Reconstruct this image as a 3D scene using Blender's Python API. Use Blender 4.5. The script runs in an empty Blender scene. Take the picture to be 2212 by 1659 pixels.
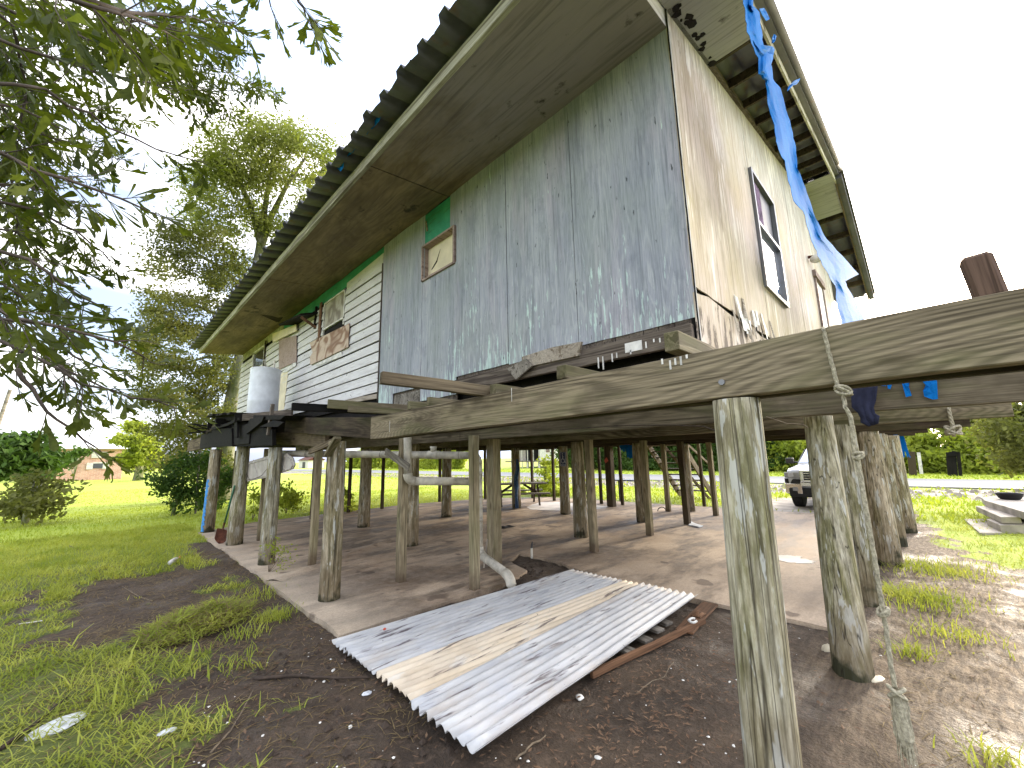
import bpy, bmesh, math, random
import numpy as np
from mathutils import Vector, Matrix, noise
random.seed(7); rng = np.random.default_rng(7)
R = math.radians
sc = bpy.context.scene
C = sc.collection

# ------------------------------------------------------------------ camera
TH, AZ, RO, CH = R(10.16), R(45.109), R(-1.18), 1.65
FP = 885.5                      # focal length in pixels of a 2212 px wide frame
F0 = Vector((math.cos(TH)*math.cos(AZ), math.cos(TH)*math.sin(AZ), math.sin(TH)))
R0 = Vector((math.sin(AZ), -math.cos(AZ), 0)); U0 = R0.cross(F0)
RV = R0*math.cos(RO) + U0*math.sin(RO); UV = -R0*math.sin(RO) + U0*math.cos(RO)
EYE = Vector((0, 0, CH))
cam = bpy.data.cameras.new('camera'); co = bpy.data.objects.new('camera', cam); C.objects.link(co)
M = Matrix((( RV.x, UV.x, -F0.x, 0), (RV.y, UV.y, -F0.y, 0), (RV.z, UV.z, -F0.z, CH), (0, 0, 0, 1)))
co.matrix_world = M
cam.sensor_width = 36; cam.lens = FP/2212*36; cam.clip_end = 3000; cam.clip_start = 0.05
sc.camera = co
def ray(px, py): return F0 + RV*(px-1106)/FP - UV*(py-829.5)/FP
def at_z(px, py, z=0): v = ray(px, py); return EYE + v*((z-CH)/v.z)
def at_x(px, py, x): v = ray(px, py); return EYE + v*(x/v.x)
def at_y(px, py, y): v = ray(px, py); return EYE + v*(y/v.y)
def at_d(px, py, d): v = ray(px, py); return EYE + v.normalized()*d

# ------------------------------------------------------------------ sky, sun, exposure
SUN_AZ, SUN_EL = R(-7), R(17)
w = bpy.data.worlds.new('World'); sc.world = w; w.use_nodes = True
nt = w.node_tree; nt.nodes.clear()
def nn(t, **k):
    n = nt.nodes.new(t)
    for a, b in k.items(): setattr(n, a, b)
    return n
sky = nn('ShaderNodeTexSky', sky_type='NISHITA', sun_disc=False, sun_elevation=SUN_EL, sun_rotation=R(90)-SUN_AZ, dust_density=3.0)
bg1 = nn('ShaderNodeBackground'); bg1.inputs[1].default_value = 0.07; nt.links.new(sky.outputs[0], bg1.inputs[0])
tc = nn('ShaderNodeTexCoord'); mp = nn('ShaderNodeMapping'); mp.inputs['Scale'].default_value = (1.1, 1.1, 5.0)
nt.links.new(tc.outputs['Generated'], mp.inputs[0])
no = nn('ShaderNodeTexNoise'); no.inputs['Scale'].default_value = 1.7; no.inputs['Detail'].default_value = 5; no.inputs['Roughness'].default_value = .5
nt.links.new(mp.outputs[0], no.inputs[0])
cr = nn('ShaderNodeValToRGB'); nt.links.new(no.outputs[0], cr.inputs[0])
cr.color_ramp.elements[0].position = .44; cr.color_ramp.elements[0].color = (.31, .38, .54, 1)
cr.color_ramp.elements[1].position = .60; cr.color_ramp.elements[1].color = (1.15, 1.07, .99, 1)
# brighter cloud towards the low sun
dt = nn('ShaderNodeVectorMath', operation='DOT_PRODUCT'); nt.links.new(tc.outputs['Generated'], dt.inputs[0])
dt.inputs[1].default_value = (math.cos(SUN_AZ)*math.cos(SUN_EL), math.sin(SUN_AZ)*math.cos(SUN_EL), math.sin(SUN_EL))
gl = nn('ShaderNodeMapRange'); gl.inputs[1].default_value = -.1; gl.inputs[2].default_value = 1.0; gl.inputs[3].default_value = .9; gl.inputs[4].default_value = 2.1
nt.links.new(dt.outputs['Value'], gl.inputs[0])
d2 = nn('ShaderNodeVectorMath', operation='DOT_PRODUCT'); nt.links.new(tc.outputs['Generated'], d2.inputs[0]); d2.inputs[1].default_value = (-.17, .975, .14)
m2 = nn('ShaderNodeMapRange'); m2.inputs[1].default_value = .62; m2.inputs[2].default_value = .93; nt.links.new(d2.outputs['Value'], m2.inputs[0])
m3 = nn('ShaderNodeMapRange'); m3.inputs[1].default_value = .66; m3.inputs[2].default_value = .46; nt.links.new(no.outputs[0], m3.inputs[0])
m4 = nn('ShaderNodeMath', operation='MULTIPLY'); nt.links.new(m2.outputs[0], m4.inputs[0]); nt.links.new(m3.outputs[0], m4.inputs[1])
mxs = nn('ShaderNodeMix', data_type='RGBA'); nt.links.new(m4.outputs[0], mxs.inputs[0]); nt.links.new(cr.outputs[0], mxs.inputs[6]); mxs.inputs[7].default_value = (.195, .22, .30, 1)
bg2 = nn('ShaderNodeBackground'); nt.links.new(mxs.outputs[2], bg2.inputs[0]); nt.links.new(gl.outputs[0], bg2.inputs[1])
ad = nn('ShaderNodeAddShader'); nt.links.new(bg1.outputs[0], ad.inputs[0]); nt.links.new(bg2.outputs[0], ad.inputs[1])
ow = nn('ShaderNodeOutputWorld'); nt.links.new(ad.outputs[0], ow.inputs[0])
sl = bpy.data.lights.new('sun', 'SUN'); sl.energy = 1.9; sl.angle = R(9); sl.color = (1, .90, .74)
so = bpy.data.objects.new('sun', sl); C.objects.link(so)
so.rotation_euler = (Vector((-math.cos(SUN_AZ)*math.cos(SUN_EL), -math.sin(SUN_AZ)*math.cos(SUN_EL), -math.sin(SUN_EL)))).to_track_quat('-Z', 'Y').to_euler()
sc.view_settings.view_transform = 'Standard'; sc.view_settings.look = 'None'; sc.view_settings.gamma = 1
sc.view_settings.exposure = 1.6
sc.cycles.max_bounces = 8; sc.cycles.diffuse_bounces = 5

# ------------------------------------------------------------------ material helpers
class NT:
    def __init__(s, name):
        s.m = bpy.data.materials.new(name); s.m.use_nodes = True; s.t = s.m.node_tree
        s.b = s.t.nodes['Principled BSDF']; s.tc = s.t.nodes.new('ShaderNodeTexCoord')
        s.b.inputs['Specular IOR Level'].default_value = .3
    def n(s, t, **k):
        x = s.t.nodes.new(t)
        for a, b in k.items(): setattr(x, a, b)
        return x
    def put(s, i, v):
        if hasattr(v, 'is_output') or isinstance(v, bpy.types.NodeSocket): s.t.links.new(v, i)
        elif isinstance(v, (tuple, list)) and len(v) == 3 and i.type == 'RGBA': i.default_value = (*v, 1)
        else: i.default_value = v
    def obj(s, rnd=0):
        v = s.tc.outputs['Object']
        if rnd:
            oi = s.n('ShaderNodeObjectInfo'); mu = s.n('ShaderNodeVectorMath', operation='SCALE'); mu.inputs[0].default_value = (rnd, rnd*.7, rnd*1.3)
            s.t.links.new(oi.outputs['Random'], mu.inputs['Scale']); a = s.n('ShaderNodeVectorMath', operation='ADD')
            s.t.links.new(v, a.inputs[0]); s.t.links.new(mu.outputs[0], a.inputs[1]); v = a.outputs[0]
        return v
    def map(s, v, sc_=(1, 1, 1), loc=(0, 0, 0), rot=(0, 0, 0)):
        m = s.n('ShaderNodeMapping'); s.put(m.inputs[0], v); m.inputs['Scale'].default_value = sc_; m.inputs['Location'].default_value = loc; m.inputs['Rotation'].default_value = rot
        return m.outputs[0]
    def noise(s, v, scale=1, det=4, ro=.55, dist=0):
        m = s.n('ShaderNodeTexNoise'); s.put(m.inputs['Vector'], v); m.inputs['Scale'].default_value = scale; m.inputs['Detail'].default_value = det
        m.inputs['Roughness'].default_value = ro; m.inputs['Distortion'].default_value = dist; return m.outputs[0]
    def vor(s, v, scale=1, feat='F1'):
        m = s.n('ShaderNodeTexVoronoi', feature=feat); s.put(m.inputs['Vector'], v); m.inputs['Scale'].default_value = scale; return m.outputs['Distance']
    def rng(s, v, a, b, c=0, d=1):
        m = s.n('ShaderNodeMapRange'); s.put(m.inputs[0], v)
        for i, x in enumerate((a, b, c, d)): m.inputs[i+1].default_value = x
        return m.outputs[0]
    def math(s, op, a, b=0, c=0):
        m = s.n('ShaderNodeMath', operation=op); s.put(m.inputs[0], a); s.put(m.inputs[1], b); s.put(m.inputs[2], c); return m.outputs[0]
    def mix(s, f, a, b, mode='MIX'):
        m = s.n('ShaderNodeMix', data_type='RGBA', blend_type=mode); s.put(m.inputs[0], f); s.put(m.inputs[6], a); s.put(m.inputs[7], b); return m.outputs[2]
    def sep(s, v):
        m = s.n('ShaderNodeSeparateXYZ'); s.put(m.inputs[0], v); return m.outputs
    def bump(s, h, st=.3, d=.01):
        m = s.n('ShaderNodeBump'); s.put(m.inputs['Height'], h); m.inputs['Strength'].default_value = st; m.inputs['Distance'].default_value = d
        s.t.links.new(m.outputs[0], s.b.inputs['Normal'])
    def out(s, col, rough=.8, metal=0, spec=None):
        s.put(s.b.inputs['Base Color'], col); s.put(s.b.inputs['Roughness'], rough); s.put(s.b.inputs['Metallic'], metal)
        if spec is not None: s.b.inputs['Specular IOR Level'].default_value = spec
        return s.m

def wood(name, a, b, dark=(.03, .022, .015), k=9, lines=.45, stain=.5, moss=0, sc_=1.0, axis=0, ground=None, rnd=37):
    t = NT(name); v = t.obj(rnd)
    def s3(l, q): return tuple(l*sc_ if i == axis else q*sc_ for i in range(3))
    n1 = t.noise(t.map(v, s3(.7, 5)), 1, 4)
    rg = t.noise(t.map(v, s3(.24, 2.3)), 1, 2, .35)
    ln = t.math('SINE', t.math('MULTIPLY', rg, k*6.283*3.6))
    ln = t.rng(ln, -.9, .5, 1-lines, 1)
    lm = t.rng(t.noise(t.map(v, s3(.9, 2.2), (6, 2, 9)), 1, 4, .6), .40, .62, .25, 1); ln = t.math('ADD', t.math('MULTIPLY', ln, lm), t.math('SUBTRACT', 1, lm))
    kd = t.vor(t.map(v, s3(1.7, 5.5), (3, 3, 3)), 1); kn = t.rng(kd, .07, .15, .85, 0)
    crk = t.rng(t.noise(t.map(v, s3(.5, 16), (2, 6, 1)), 1, 2, .5), .60, .625, 0, .75)
    fb = t.noise(t.map(v, s3(3, 110)), 1, 3)
    col = t.mix(n1, a, b)
    col = t.mix(t.rng(fb, .38, .68, 0, .6), col, dark)
    col = t.mix(1.0, col, ln, 'MULTIPLY')
    st = t.noise(t.map(v, s3(.8, 1.6)), 1, 5, .65)
    col = t.mix(t.rng(st, .50, .60, 0, stain), col, dark); s2 = t.noise(t.map(v, s3(1.3, 5), (2, 9, 4)), 1, 5, .7); col = t.mix(t.rng(s2, .54, .64, 0, stain*.8), col, dark)
    col = t.mix(kn, col, tuple(q*1.3 for q in dark)); col = t.mix(crk, col, dark)
    if moss:
        mo = t.noise(t.map(v, s3(1.1, 4), (5, 3, 1)), 1, 5, .6)
        col = t.mix(t.rng(mo, .46, .6, 0, moss), col, (.10, .115, .035))
    if ground:
        z = t.sep(t.tc.outputs['Object'])[2]
        g = t.math('ADD', z, t.rng(t.noise(v, 4, 3), .3, .7, -.12, .12))
        col = t.mix(t.rng(g, .02, .28, .85, 0), col, ground)
    h = t.math('SUBTRACT', t.math('ADD', ln, t.math('MULTIPLY', fb, .8)), crk); t.bump(h, .45, .004)
    return t.out(col, .88, 0, .15)

def piling_mat(name, pale, mid, green):
    t = NT(name); v = t.obj(53)
    n1 = t.noise(t.map(v, (9, 9, 1.5)), 1, 6, .68); n2 = t.noise(t.map(v, (7, 7, 1.3), (9, 2, 4)), 1, 6, .66); n3 = t.noise(t.map(v, (60, 60, 2)), 1, 3)
    col = t.mix(t.rng(n1, .42, .58), mid, pale)
    col = t.mix(t.rng(n2, .48, .58, 0, .7), col, green); sp_ = t.noise(t.map(v, (38, 38, 7), (1, 2, 4)), 1, 5, .7); col = t.mix(t.rng(sp_, .45, .62, 0, .4), col, (.10, .085, .05)); col = t.mix(t.rng(sp_, .5, .36, 0, .35), col, (.58, .55, .46))
    rg = t.math('SINE', t.math('MULTIPLY', t.noise(t.map(v, (3, 3, .5), (1, 8, 3)), 1, 2), 70))
    col = t.mix(1, col, t.rng(rg, -1, 1, .78, 1), 'MULTIPLY')
    col = t.mix(t.rng(n3, .48, .7, 0, .7), col, (.045, .036, .02))
    wp = t.noise(t.map(v, (15, 15, 2.6), (2, 2, 7)), 1, 4, .6)
    col = t.mix(t.rng(wp, .575, .60, 0, .75), col, (.46, .46, .42)); dk = t.noise(t.map(v, (9, 9, 1.1), (7, 5, 1)), 1, 5, .65); col = t.mix(t.rng(dk, .54, .64, 0, .6), col, (.075, .065, .03))
    z = t.sep(t.tc.outputs['Object'])[2]
    g = t.math('ADD', z, t.rng(t.noise(v, 5, 4), .3, .7, -.16, .16))
    col = t.mix(t.rng(g, .25, .6, .6, 0), col, (.13, .095, .055))
    col = t.mix(t.rng(g, .02, .14, .9, 0), col, (.02, .022, .01))
    crk = t.rng(t.noise(t.map(v, (16, 16, .35), (4, 1, 1)), 1, 1), .485, .5, 0, 1); crk2 = t.rng(t.noise(t.map(v, (16, 16, .35), (4, 1, 1)), 1, 1), .5, .515, 1, 0)
    ck = t.math('MULTIPLY', crk, crk2); col = t.mix(t.math('MULTIPLY', ck, .85), col, (.02, .015, .01))
    t.bump(t.math('SUBTRACT', t.math('ADD', n3, t.math('MULTIPLY', rg, .25)), t.math('MULTIPLY', ck, .8)), .6, .008)
    return t.out(col, .9, 0, .15)

def plain(name, c, rough=.6, metal=0, var=.25, sc_=8, spec=None, bump=0):
    t = NT(name); v = t.obj(11); n = t.noise(v, sc_, 5, .6)
    col = t.mix(t.rng(n, .35, .65, 0, 1), tuple(x*(1-var) for x in c), tuple(min(1, x*(1+var*.6)) for x in c))
    if bump: t.bump(t.noise(v, sc_*6, 4), bump, .01)
    return t.out(col, rough, metal, spec)

MAT = {}
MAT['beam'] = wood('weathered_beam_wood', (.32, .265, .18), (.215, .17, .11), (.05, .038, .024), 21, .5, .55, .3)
MAT['beam_dark'] = wood('dark_and_shaded_wood', (.095, .072, .046), (.06, .043, .027), (.014, .009, .006), 8, .4, .6, .15)  # dark timber; under-floor and rafter shade is also put into this colour
MAT['beam_brown'] = wood('brown_underside_wood', (.21, .165, .105), (.13, .10, .062), (.035, .022, .013), 8, .4, .4)
MAT['black_wood'] = wood('blackened_rotten_wood', (.022, .019, .016), (.012, .010, .009), (.004, .004, .004), 6, .3, .6)
MAT['stub_wood'] = wood('damp_stub_wood', (.16, .10, .075), (.11, .07, .05), (.04, .025, .018), 6, .3, .4)
MAT['char'] = wood('charred_wood', (.014, .011, .009), (.007, .006, .005), (.003, .003, .003), 6, .3, .6)
MAT['joist'] = wood('grey_brown_joist_wood', (.25, .205, .14), (.15, .12, .078), (.045, .035, .022), 7, .5, .5, .3)
MAT['rim'] = wood('old_rim_wood', (.20, .165, .13), (.13, .105, .085), (.04, .03, .025), 8, .5, .5)
MAT['pale_board'] = wood('pale_bleached_board', (.46, .41, .34), (.34, .29, .23), (.12, .09, .06), 6, .35, .4)
MAT['post_sq'] = wood('square_post_wood', (.46, .39, .26), (.29, .235, .145), (.07, .05, .03), 7, .35, .4, .3, 1, 2, (.10, .07, .045))
MAT['post_dark'] = wood('dark_square_post_wood', (.12, .085, .05), (.07, .05, .03), (.02, .014, .01), 7, .35, .5, .2, 1, 2, (.06, .045, .03))
MAT['piling'] = piling_mat('weathered_piling_wood', (.50, .46, .34), (.34, .30, .19), (.17, .165, .055))
MAT['piling_brown'] = piling_mat('brown_piling_wood', (.48, .40, .28), (.31, .25, .155), (.17, .145, .065))
MAT['red_wood'] = wood('reddish_rotten_board', (.22, .115, .06), (.15, .08, .045), (.05, .03, .02), 6, .4, .5)
MAT['slat'] = wood('bleached_grey_slat', (.36, .33, .28), (.24, .21, .17), (.06, .05, .04), 6, .4, .5)

def facade_mat():
    t = NT('peeling_grey_plywood'); v = t.obj(0)
    p = t.sep(v); z = p[2]
    n1 = t.noise(t.map(v, (1, 5, .45)), 1, 5, .6); n2 = t.noise(t.map(v, (1, 1.2, .7), (3, 1, 4)), 1, 4, .6)
    col = t.mix(t.rng(n1, .35, .65), (.235, .25, .285), (.365, .375, .41))
    col = t.mix(t.rng(n2, .45, .65, 0, .45), col, (.30, .33, .29))
    col = t.mix(t.rng(t.noise(t.map(v, (1, 3, .6), (7, 7, 2)), 1, 4), .52, .66, 0, .55), col, (.36, .33, .37))
    # wood figure
    fg = t.noise(t.map(v, (1, 5.5, .5), (2, 5, 8)), 1, 2, .4, .3); ln = t.math('SINE', t.math('MULTIPLY', fg, 90))
    low = t.rng(z, 2.6, 5.2, 1, .25)
    col = t.mix(t.math('MULTIPLY', t.rng(ln, .2, 1, 0, .35), low), col, (.48, .50, .49))
    stx = t.noise(t.map(v, (1, 34, 1.1)), 1, 5, .6)
    col = t.mix(t.rng(stx, .52, .70, 0, .6), col, (.11, .125, .145))
    hi = t.noise(t.map(v, (1, 42, 1.6), (8, 8, 1)), 1, 4, .6); col = t.mix(t.rng(hi, .58, .70, 0, .18), col, (.52, .54, .55))
    # remnants of pale green paint in the lower half
    pn = t.noise(t.map(v, (1, 30, 3.2), (0, 2, 0)), 1, 4, .6); patch = t.noise(t.map(v, (1, 1.5, 1.0), (1, 3.3, 1)), 1, 3, .5)
    hm = t.rng(z, 2.7, 4.4, .10, -.16)
    pm = t.rng(t.math('ADD', t.math('ADD', pn, t.math('MULTIPLY', patch, .75)), hm), .985, 1.02, 0, 1)
    col = t.mix(t.math('MULTIPLY', pm, .75), col, (.52, .66, .60))
    spk = t.noise(t.map(v, (1, 26, 7), (4, 0, 0)), 1, 3, .5); col = t.mix(t.rng(spk, .70, .74, 0, .9), col, (.04, .045, .05))
    fine = t.noise(t.map(v, (1, 130, 6)), 1, 3, .6); col = t.mix(t.rng(fine, .5, .72, 0, .45), col, (.09, .10, .12)); bl_ = t.noise(t.map(v, (1, 5, 3), (9, 9, 9)), 1, 6, .7); col = t.mix(t.rng(bl_, .54, .66, 0, .35), col, (.15, .165, .19))
    t.bump(t.math('ADD', stx, t.math('ADD', fine, t.math('MULTIPLY', pm, .5))), .4, .006)
    return t.out(col, .8)
MAT['facade'] = facade_mat()

def tan_mat():
    t = NT('weathered_tan_plywood'); v = t.obj(0); z = t.sep(v)[2]
    n1 = t.noise(t.map(v, (2.2, 1, .5)), 1, 5, .6); n2 = t.noise(t.map(v, (1.3, 1, .8), (3, 5, 4)), 1, 4, .6)
    col = t.mix(t.rng(n1, .35, .65), (.49, .40, .33), (.61, .53, .46))
    col = t.mix(t.rng(n2, .42, .66, 0, .8), col, (.42, .345, .20))
    up = t.rng(t.math('ADD', z, t.rng(t.noise(v, 1.2, 3), .3, .7, -.5, .5)), 5.0, 6.2, 0, .8)
    col = t.mix(up, col, (.43, .43, .41))
    st = t.noise(t.map(v, (30, 1, 1.2)), 1, 5, .6); col = t.mix(t.rng(st, .50, .64, 0, .6), col, (.20, .15, .10)); f2 = t.noise(t.map(v, (75, 1, 3.5), (2, 2, 2)), 1, 4, .65); col = t.mix(t.rng(f2, .5, .66, 0, .45), col, (.22, .165, .115)); b3 = t.noise(t.map(v, (3.5, 1, 1.6), (5, 5, 5)), 1, 6, .7); col = t.mix(t.rng(b3, .52, .64, 0, .35), col, (.30, .24, .15))
    pf = t.noise(t.map(v, (18, 1, 1.3), (3, 1, 1)), 1, 4, .6); pt = t.noise(t.map(v, (1.4, 1, .8), (1, 9, 1)), 1, 3)
    col = t.mix(t.rng(t.math('ADD', pf, t.math('MULTIPLY', pt, .6)), .9, .94, 0, .75), col, (.74, .70, .62))
    bl = t.rng(z, 2.7, 3.3, .16, 0); rot = t.noise(t.map(v, (10, 1, 2.2), (0, 0, 3)), 1, 5, .7)
    col = t.mix(t.rng(t.math('ADD', rot, bl), .66, .71, 0, .85), col, (.07, .05, .035))
    t.bump(st, .4, .006)
    return t.out(col, .85)
MAT['tan'] = tan_mat()

def soffit_mat(name, a, b, c, ax=(1.6, .5, 1)):
    t = NT(name); v = t.obj(0); y = t.sep(v)[1]
    n1 = t.noise(t.map(v, ax), 1.4, 5, .62, .4); rg = t.math('SINE', t.math('MULTIPLY', t.noise(t.map(v, (2.6, .8, 1), (2, 7, 1)), 1, 3, .5, .5), 60))
    col = t.mix(t.rng(n1, .35, .65), a, b); col = t.mix(1, col, t.rng(rg, -1, 1, .82, 1), 'MULTIPLY')
    col = t.mix(t.rng(t.math('ADD', y, t.rng(n1, .3, .7, -.8, .8)), 3.2, 4.6, .75, 0), col, c)
    sp = t.noise(t.map(v, (3, 2.4, 1), (4, 4, 1)), 1, 5, .6); col = t.mix(t.rng(sp, .64, .70, 0, .8), col, (.03, .025, .02))
    ln = t.noise(t.map(v, (24, 1.0, 1), (4, 4, 1)), 1, 4, .6); col = t.mix(t.rng(ln, .5, .72, 0, .5), col, (.05, .045, .045))
    t.bump(ln, .3, .005)
    return t.out(col, .85)
MAT['soffit'] = soffit_mat('brown_plywood_soffit', (.27, .20, .115), (.15, .11, .065), (.29, .265, .275))
MAT['soffit_grey'] = soffit_mat('grey_peeling_soffit', (.30, .30, .29), (.22, .21, .20), (.34, .34, .33))

def siding_mat():
    t = NT('peeling_white_clapboard'); v = t.obj(0)
    n1 = t.noise(t.map(v, (1, .9, 5)), 1, 5, .65); n2 = t.noise(t.map(v, (1, 3, 45)), 1, 4, .6)
    col = t.mix(t.rng(n1, .35, .65), (.48, .46, .45), (.64, .63, .62))
    col = t.mix(t.rng(n2, .52, .75, 0, .6), col, (.33, .29, .28))
    kn = t.noise(t.map(v, (1, 9, 12), (4, 1, 1)), 1, 3, .5); col = t.mix(t.rng(kn, .69, .74, 0, .85), col, (.10, .06, .06))
    dk = t.noise(t.map(v, (1, 1.2, 5), (2, 1, 1)), 1, 4, .6); col = t.mix(t.rng(dk, .6, .75, 0, .5), col, (.36, .34, .33))
    t.bump(n2, .3, .005); return t.out(col, .75)
MAT['siding'] = siding_mat()
def green_mat():
    t = NT('old_green_paint'); v = t.obj(0); n1 = t.noise(t.map(v, (1, 3, 2)), 1, 5, .6); n2 = t.noise(t.map(v, (1, 3, 30)), 1, 4)
    col = t.mix(t.rng(n1, .35, .65), (.02, .20, .13), (.05, .30, .19)); col = t.mix(t.rng(n2, .55, .7, 0, .6), col, (.04, .09, .06)); return t.out(col, .7)
MAT['green'] = green_mat()
def swirl(name, a, b, k=30):
    t = NT(name); v = t.obj(0); n = t.noise(t.map(v, (1, 1.1, 1.5)), 1.1, 2, .4, .7); s_ = t.math('SINE', t.math('MULTIPLY', n, k))
    col = t.mix(t.rng(s_, -.5, .9), a, b); col = t.mix(t.rng(t.noise(t.map(v, (1, 4, 30)), 1, 4), .5, .8, 0, .3), col, (.1, .06, .04)); return t.out(col, .8)
MAT['swirl'] = swirl('swirling_grain_plywood', (.50, .39, .30), (.24, .14, .09))
MAT['swirl_grey'] = swirl('grey_swirl_plywood', (.38, .35, .30), (.20, .17, .14))
MAT['pink_ply'] = wood('pinkish_plywood', (.42, .33, .29), (.34, .26, .23), (.18, .12, .10), 3, .2, .3)
MAT['cream_ply'] = plain('cream_board', (.66, .58, .42), .7, 0, .15, 3)
MAT['brown_trim'] = wood('red_brown_trim', (.26, .15, .09), (.20, .11, .07), (.06, .03, .02), 5, .3, .4, 0, 1, 2)
MAT['white'] = plain('aged_white_paint', (.60, .58, .54), .6, 0, .3, 7)
MAT['fascia'] = wood('pale_fascia_board', (.62, .60, .50), (.48, .46, .36), (.14, .12, .09), 4, .25, .4, .15)
MAT['glass'] = plain('window_glass', (.03, .035, .035), .08, 0, .2, 2, 1.0)
def mirror_glass():
    t = NT('sky_reflecting_glass'); return t.out((.8, .82, .85), .06, .9)
MAT['glass_bright'] = mirror_glass()
MAT['curtain'] = plain('purple_curtain', (.20, .13, .20), .9, 0, .5, 12)
MAT['alu'] = plain('grey_aluminium_frame', (.24, .24, .25), .45, .6, .15, 4)
MAT['pvc'] = plain('dirty_white_pvc', (.50, .46, .38), .55, 0, .4, 6)
def metal_roof():
    t = NT('aged_roof_metal'); v = t.obj(0); n = t.noise(t.map(v, (2, 2, 2)), 1, 5, .6)
    col = t.mix(t.rng(n, .35, .65), (.085, .085, .10), (.14, .14, .155)); col = t.mix(t.rng(t.noise(v, 5, 4), .58, .7, 0, .6), col, (.15, .08, .05)); return t.out(col, .6, .25)
MAT['roof'] = metal_roof()
def tarp_mat():
    t = NT('blue_tarpaulin'); v = t.obj(0); n = t.noise(t.map(v, (3, 3, 2)), 1, 5, .65)
    col = t.mix(t.rng(n, .3, .7), (.004, .115, .40), (.008, .18, .52)); wv = t.noise(v, 60, 2)
    col = t.mix(t.rng(t.noise(v, 9, 5, .7), .66, .70, 0, .3), col, (.30, .50, .80))
    t.bump(t.math('ADD', n, t.math('MULTIPLY', wv, .2)), .3, .02); m = t.out(col, .8, 0, .05)
    tr = t.n('ShaderNodeBsdfTranslucent'); tr.inputs[0].default_value = (.006, .17, .60, 1); mx = t.n('ShaderNodeMixShader'); mx.inputs[0].default_value = .22
    o = t.t.nodes['Material Output']; t.t.links.new(t.b.outputs[0], mx.inputs[1]); t.t.links.new(tr.outputs[0], mx.inputs[2]); t.t.links.new(mx.outputs[0], o.inputs[0])
    return m
MAT['tarp'] = tarp_mat()
MAT['rope'] = plain('grey_green_rope_fibre', (.40, .36, .26), .9, 0, .4, 90, None, .6)
MAT['navy'] = plain('navy_cloth', (.020, .022, .045), .95, 0, .4, 10)
MAT['jeans'] = plain('blue_denim', (.07, .13, .24), .95, 0, .5, 14)
MAT['black'] = plain('black_rubber', (.015, .015, .016), .7, 0, .3, 10)
MAT['carwhite'] = plain('white_car_paint', (.36, .375, .40), .25, 0, .04, 2, .6)
MAT['chrome'] = plain('bright_chrome', (.75, .76, .78), .18, 1, .08, 3)
MAT['lens'] = plain('clear_lamp_lens', (.30, .31, .33), .12, .3, .2, 8, 1)
MAT['steel_dark'] = plain('dark_steel', (.05, .05, .052), .5, .5, .3, 5)
MAT['rust'] = plain('rusty_steel', (.10, .035, .02), .8, .2, .5, 12)
MAT['lid'] = plain('dirty_grey_plastic', (.40, .36, .32), .7, 0, .2, 6)
MAT['tank'] = plain('white_enamel_tank', (.62, .64, .67), .4, 0, .12, 5, .4)
MAT['sign_blue'] = plain('faded_blue_sign', (.05, .06, .16), .5, 0, .15, 6)
MAT['sign_white'] = plain('white_sign_ink', (.70, .72, .78), .5, 0, .05, 6)
MAT['red'] = plain('faded_red_plastic', (.50, .10, .06), .6)
MAT['concrete'] = plain('weathered_concrete', (.34, .30, .25), .85, 0, .35, 2.5, None, .4)
MAT['shell'] = plain('bleached_shell', (.66, .64, .58), .7, 0, .2, 30)
MAT['paper'] = plain('muddy_white_paper', (.62, .64, .66), .8, 0, .2, 12)
MAT['stick'] = plain('dry_stick', (.17, .13, .085), .9, 0, .4, 20)
MAT['darkstick'] = plain('dark_wet_stick', (.05, .035, .025), .85, 0, .4, 20)
MAT['blue_paint'] = plain('flaking_blue_paint', (.05, .25, .60), .6, 0, .35, 12)

def panel_mat(cream):
    t = NT('galvanised_panel_' + ('cream' if cream else 'bare')); v = t.obj(0)
    sp = t.noise(v, 3, 4, .6); n1 = t.noise(t.map(v, (1.2, 9, 1)), 1, 5, .6)
    col = t.mix(t.rng(n1, .35, .65), (.36, .365, .375), (.54, .535, .52)) if not cream else t.mix(t.rng(n1, .3, .7), (.60, .50, .36), (.72, .62, .48))
    z_ = t.rng(t.noise(t.map(v, (.9, 3, 1), (8, 1, 1)), 1, 5, .7), .5, .66, 0, .55); col = t.mix(z_, col, (.34, .27, .20)); col = t.mix(t.rng(sp, .5, .7, 0, .4), col, (.40, .42, .46) if not cream else (.62, .56, .46))
    wt = t.noise(t.map(v, (2.4, 5, 1), (5, 2, 1)), 1, 5, .7); col = t.mix(t.rng(wt, .56, .66, 0, .5), col, (.60, .59, .56))
    dk = t.noise(t.map(v, (1.6, 26, 1), (5, 2, 1)), 1, 4, .65); col = t.mix(t.rng(dk, .58, .66, 0, .85), col, (.06, .04, .04))
    z = t.sep(v)[2]
    db = t.noise(t.map(v, (14, 14, 1), (1, 2, 1)), 1, 3, .6); col = t.mix(t.rng(db, .71, .74, 0, .9), col, (.03, .022, .018))
    t.bump(t.noise(v, 6, 3), .15, .01)
    return t.out(col, .55, .15)
MAT['panel'] = panel_mat(False); MAT['panel_cream'] = panel_mat(True)

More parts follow.
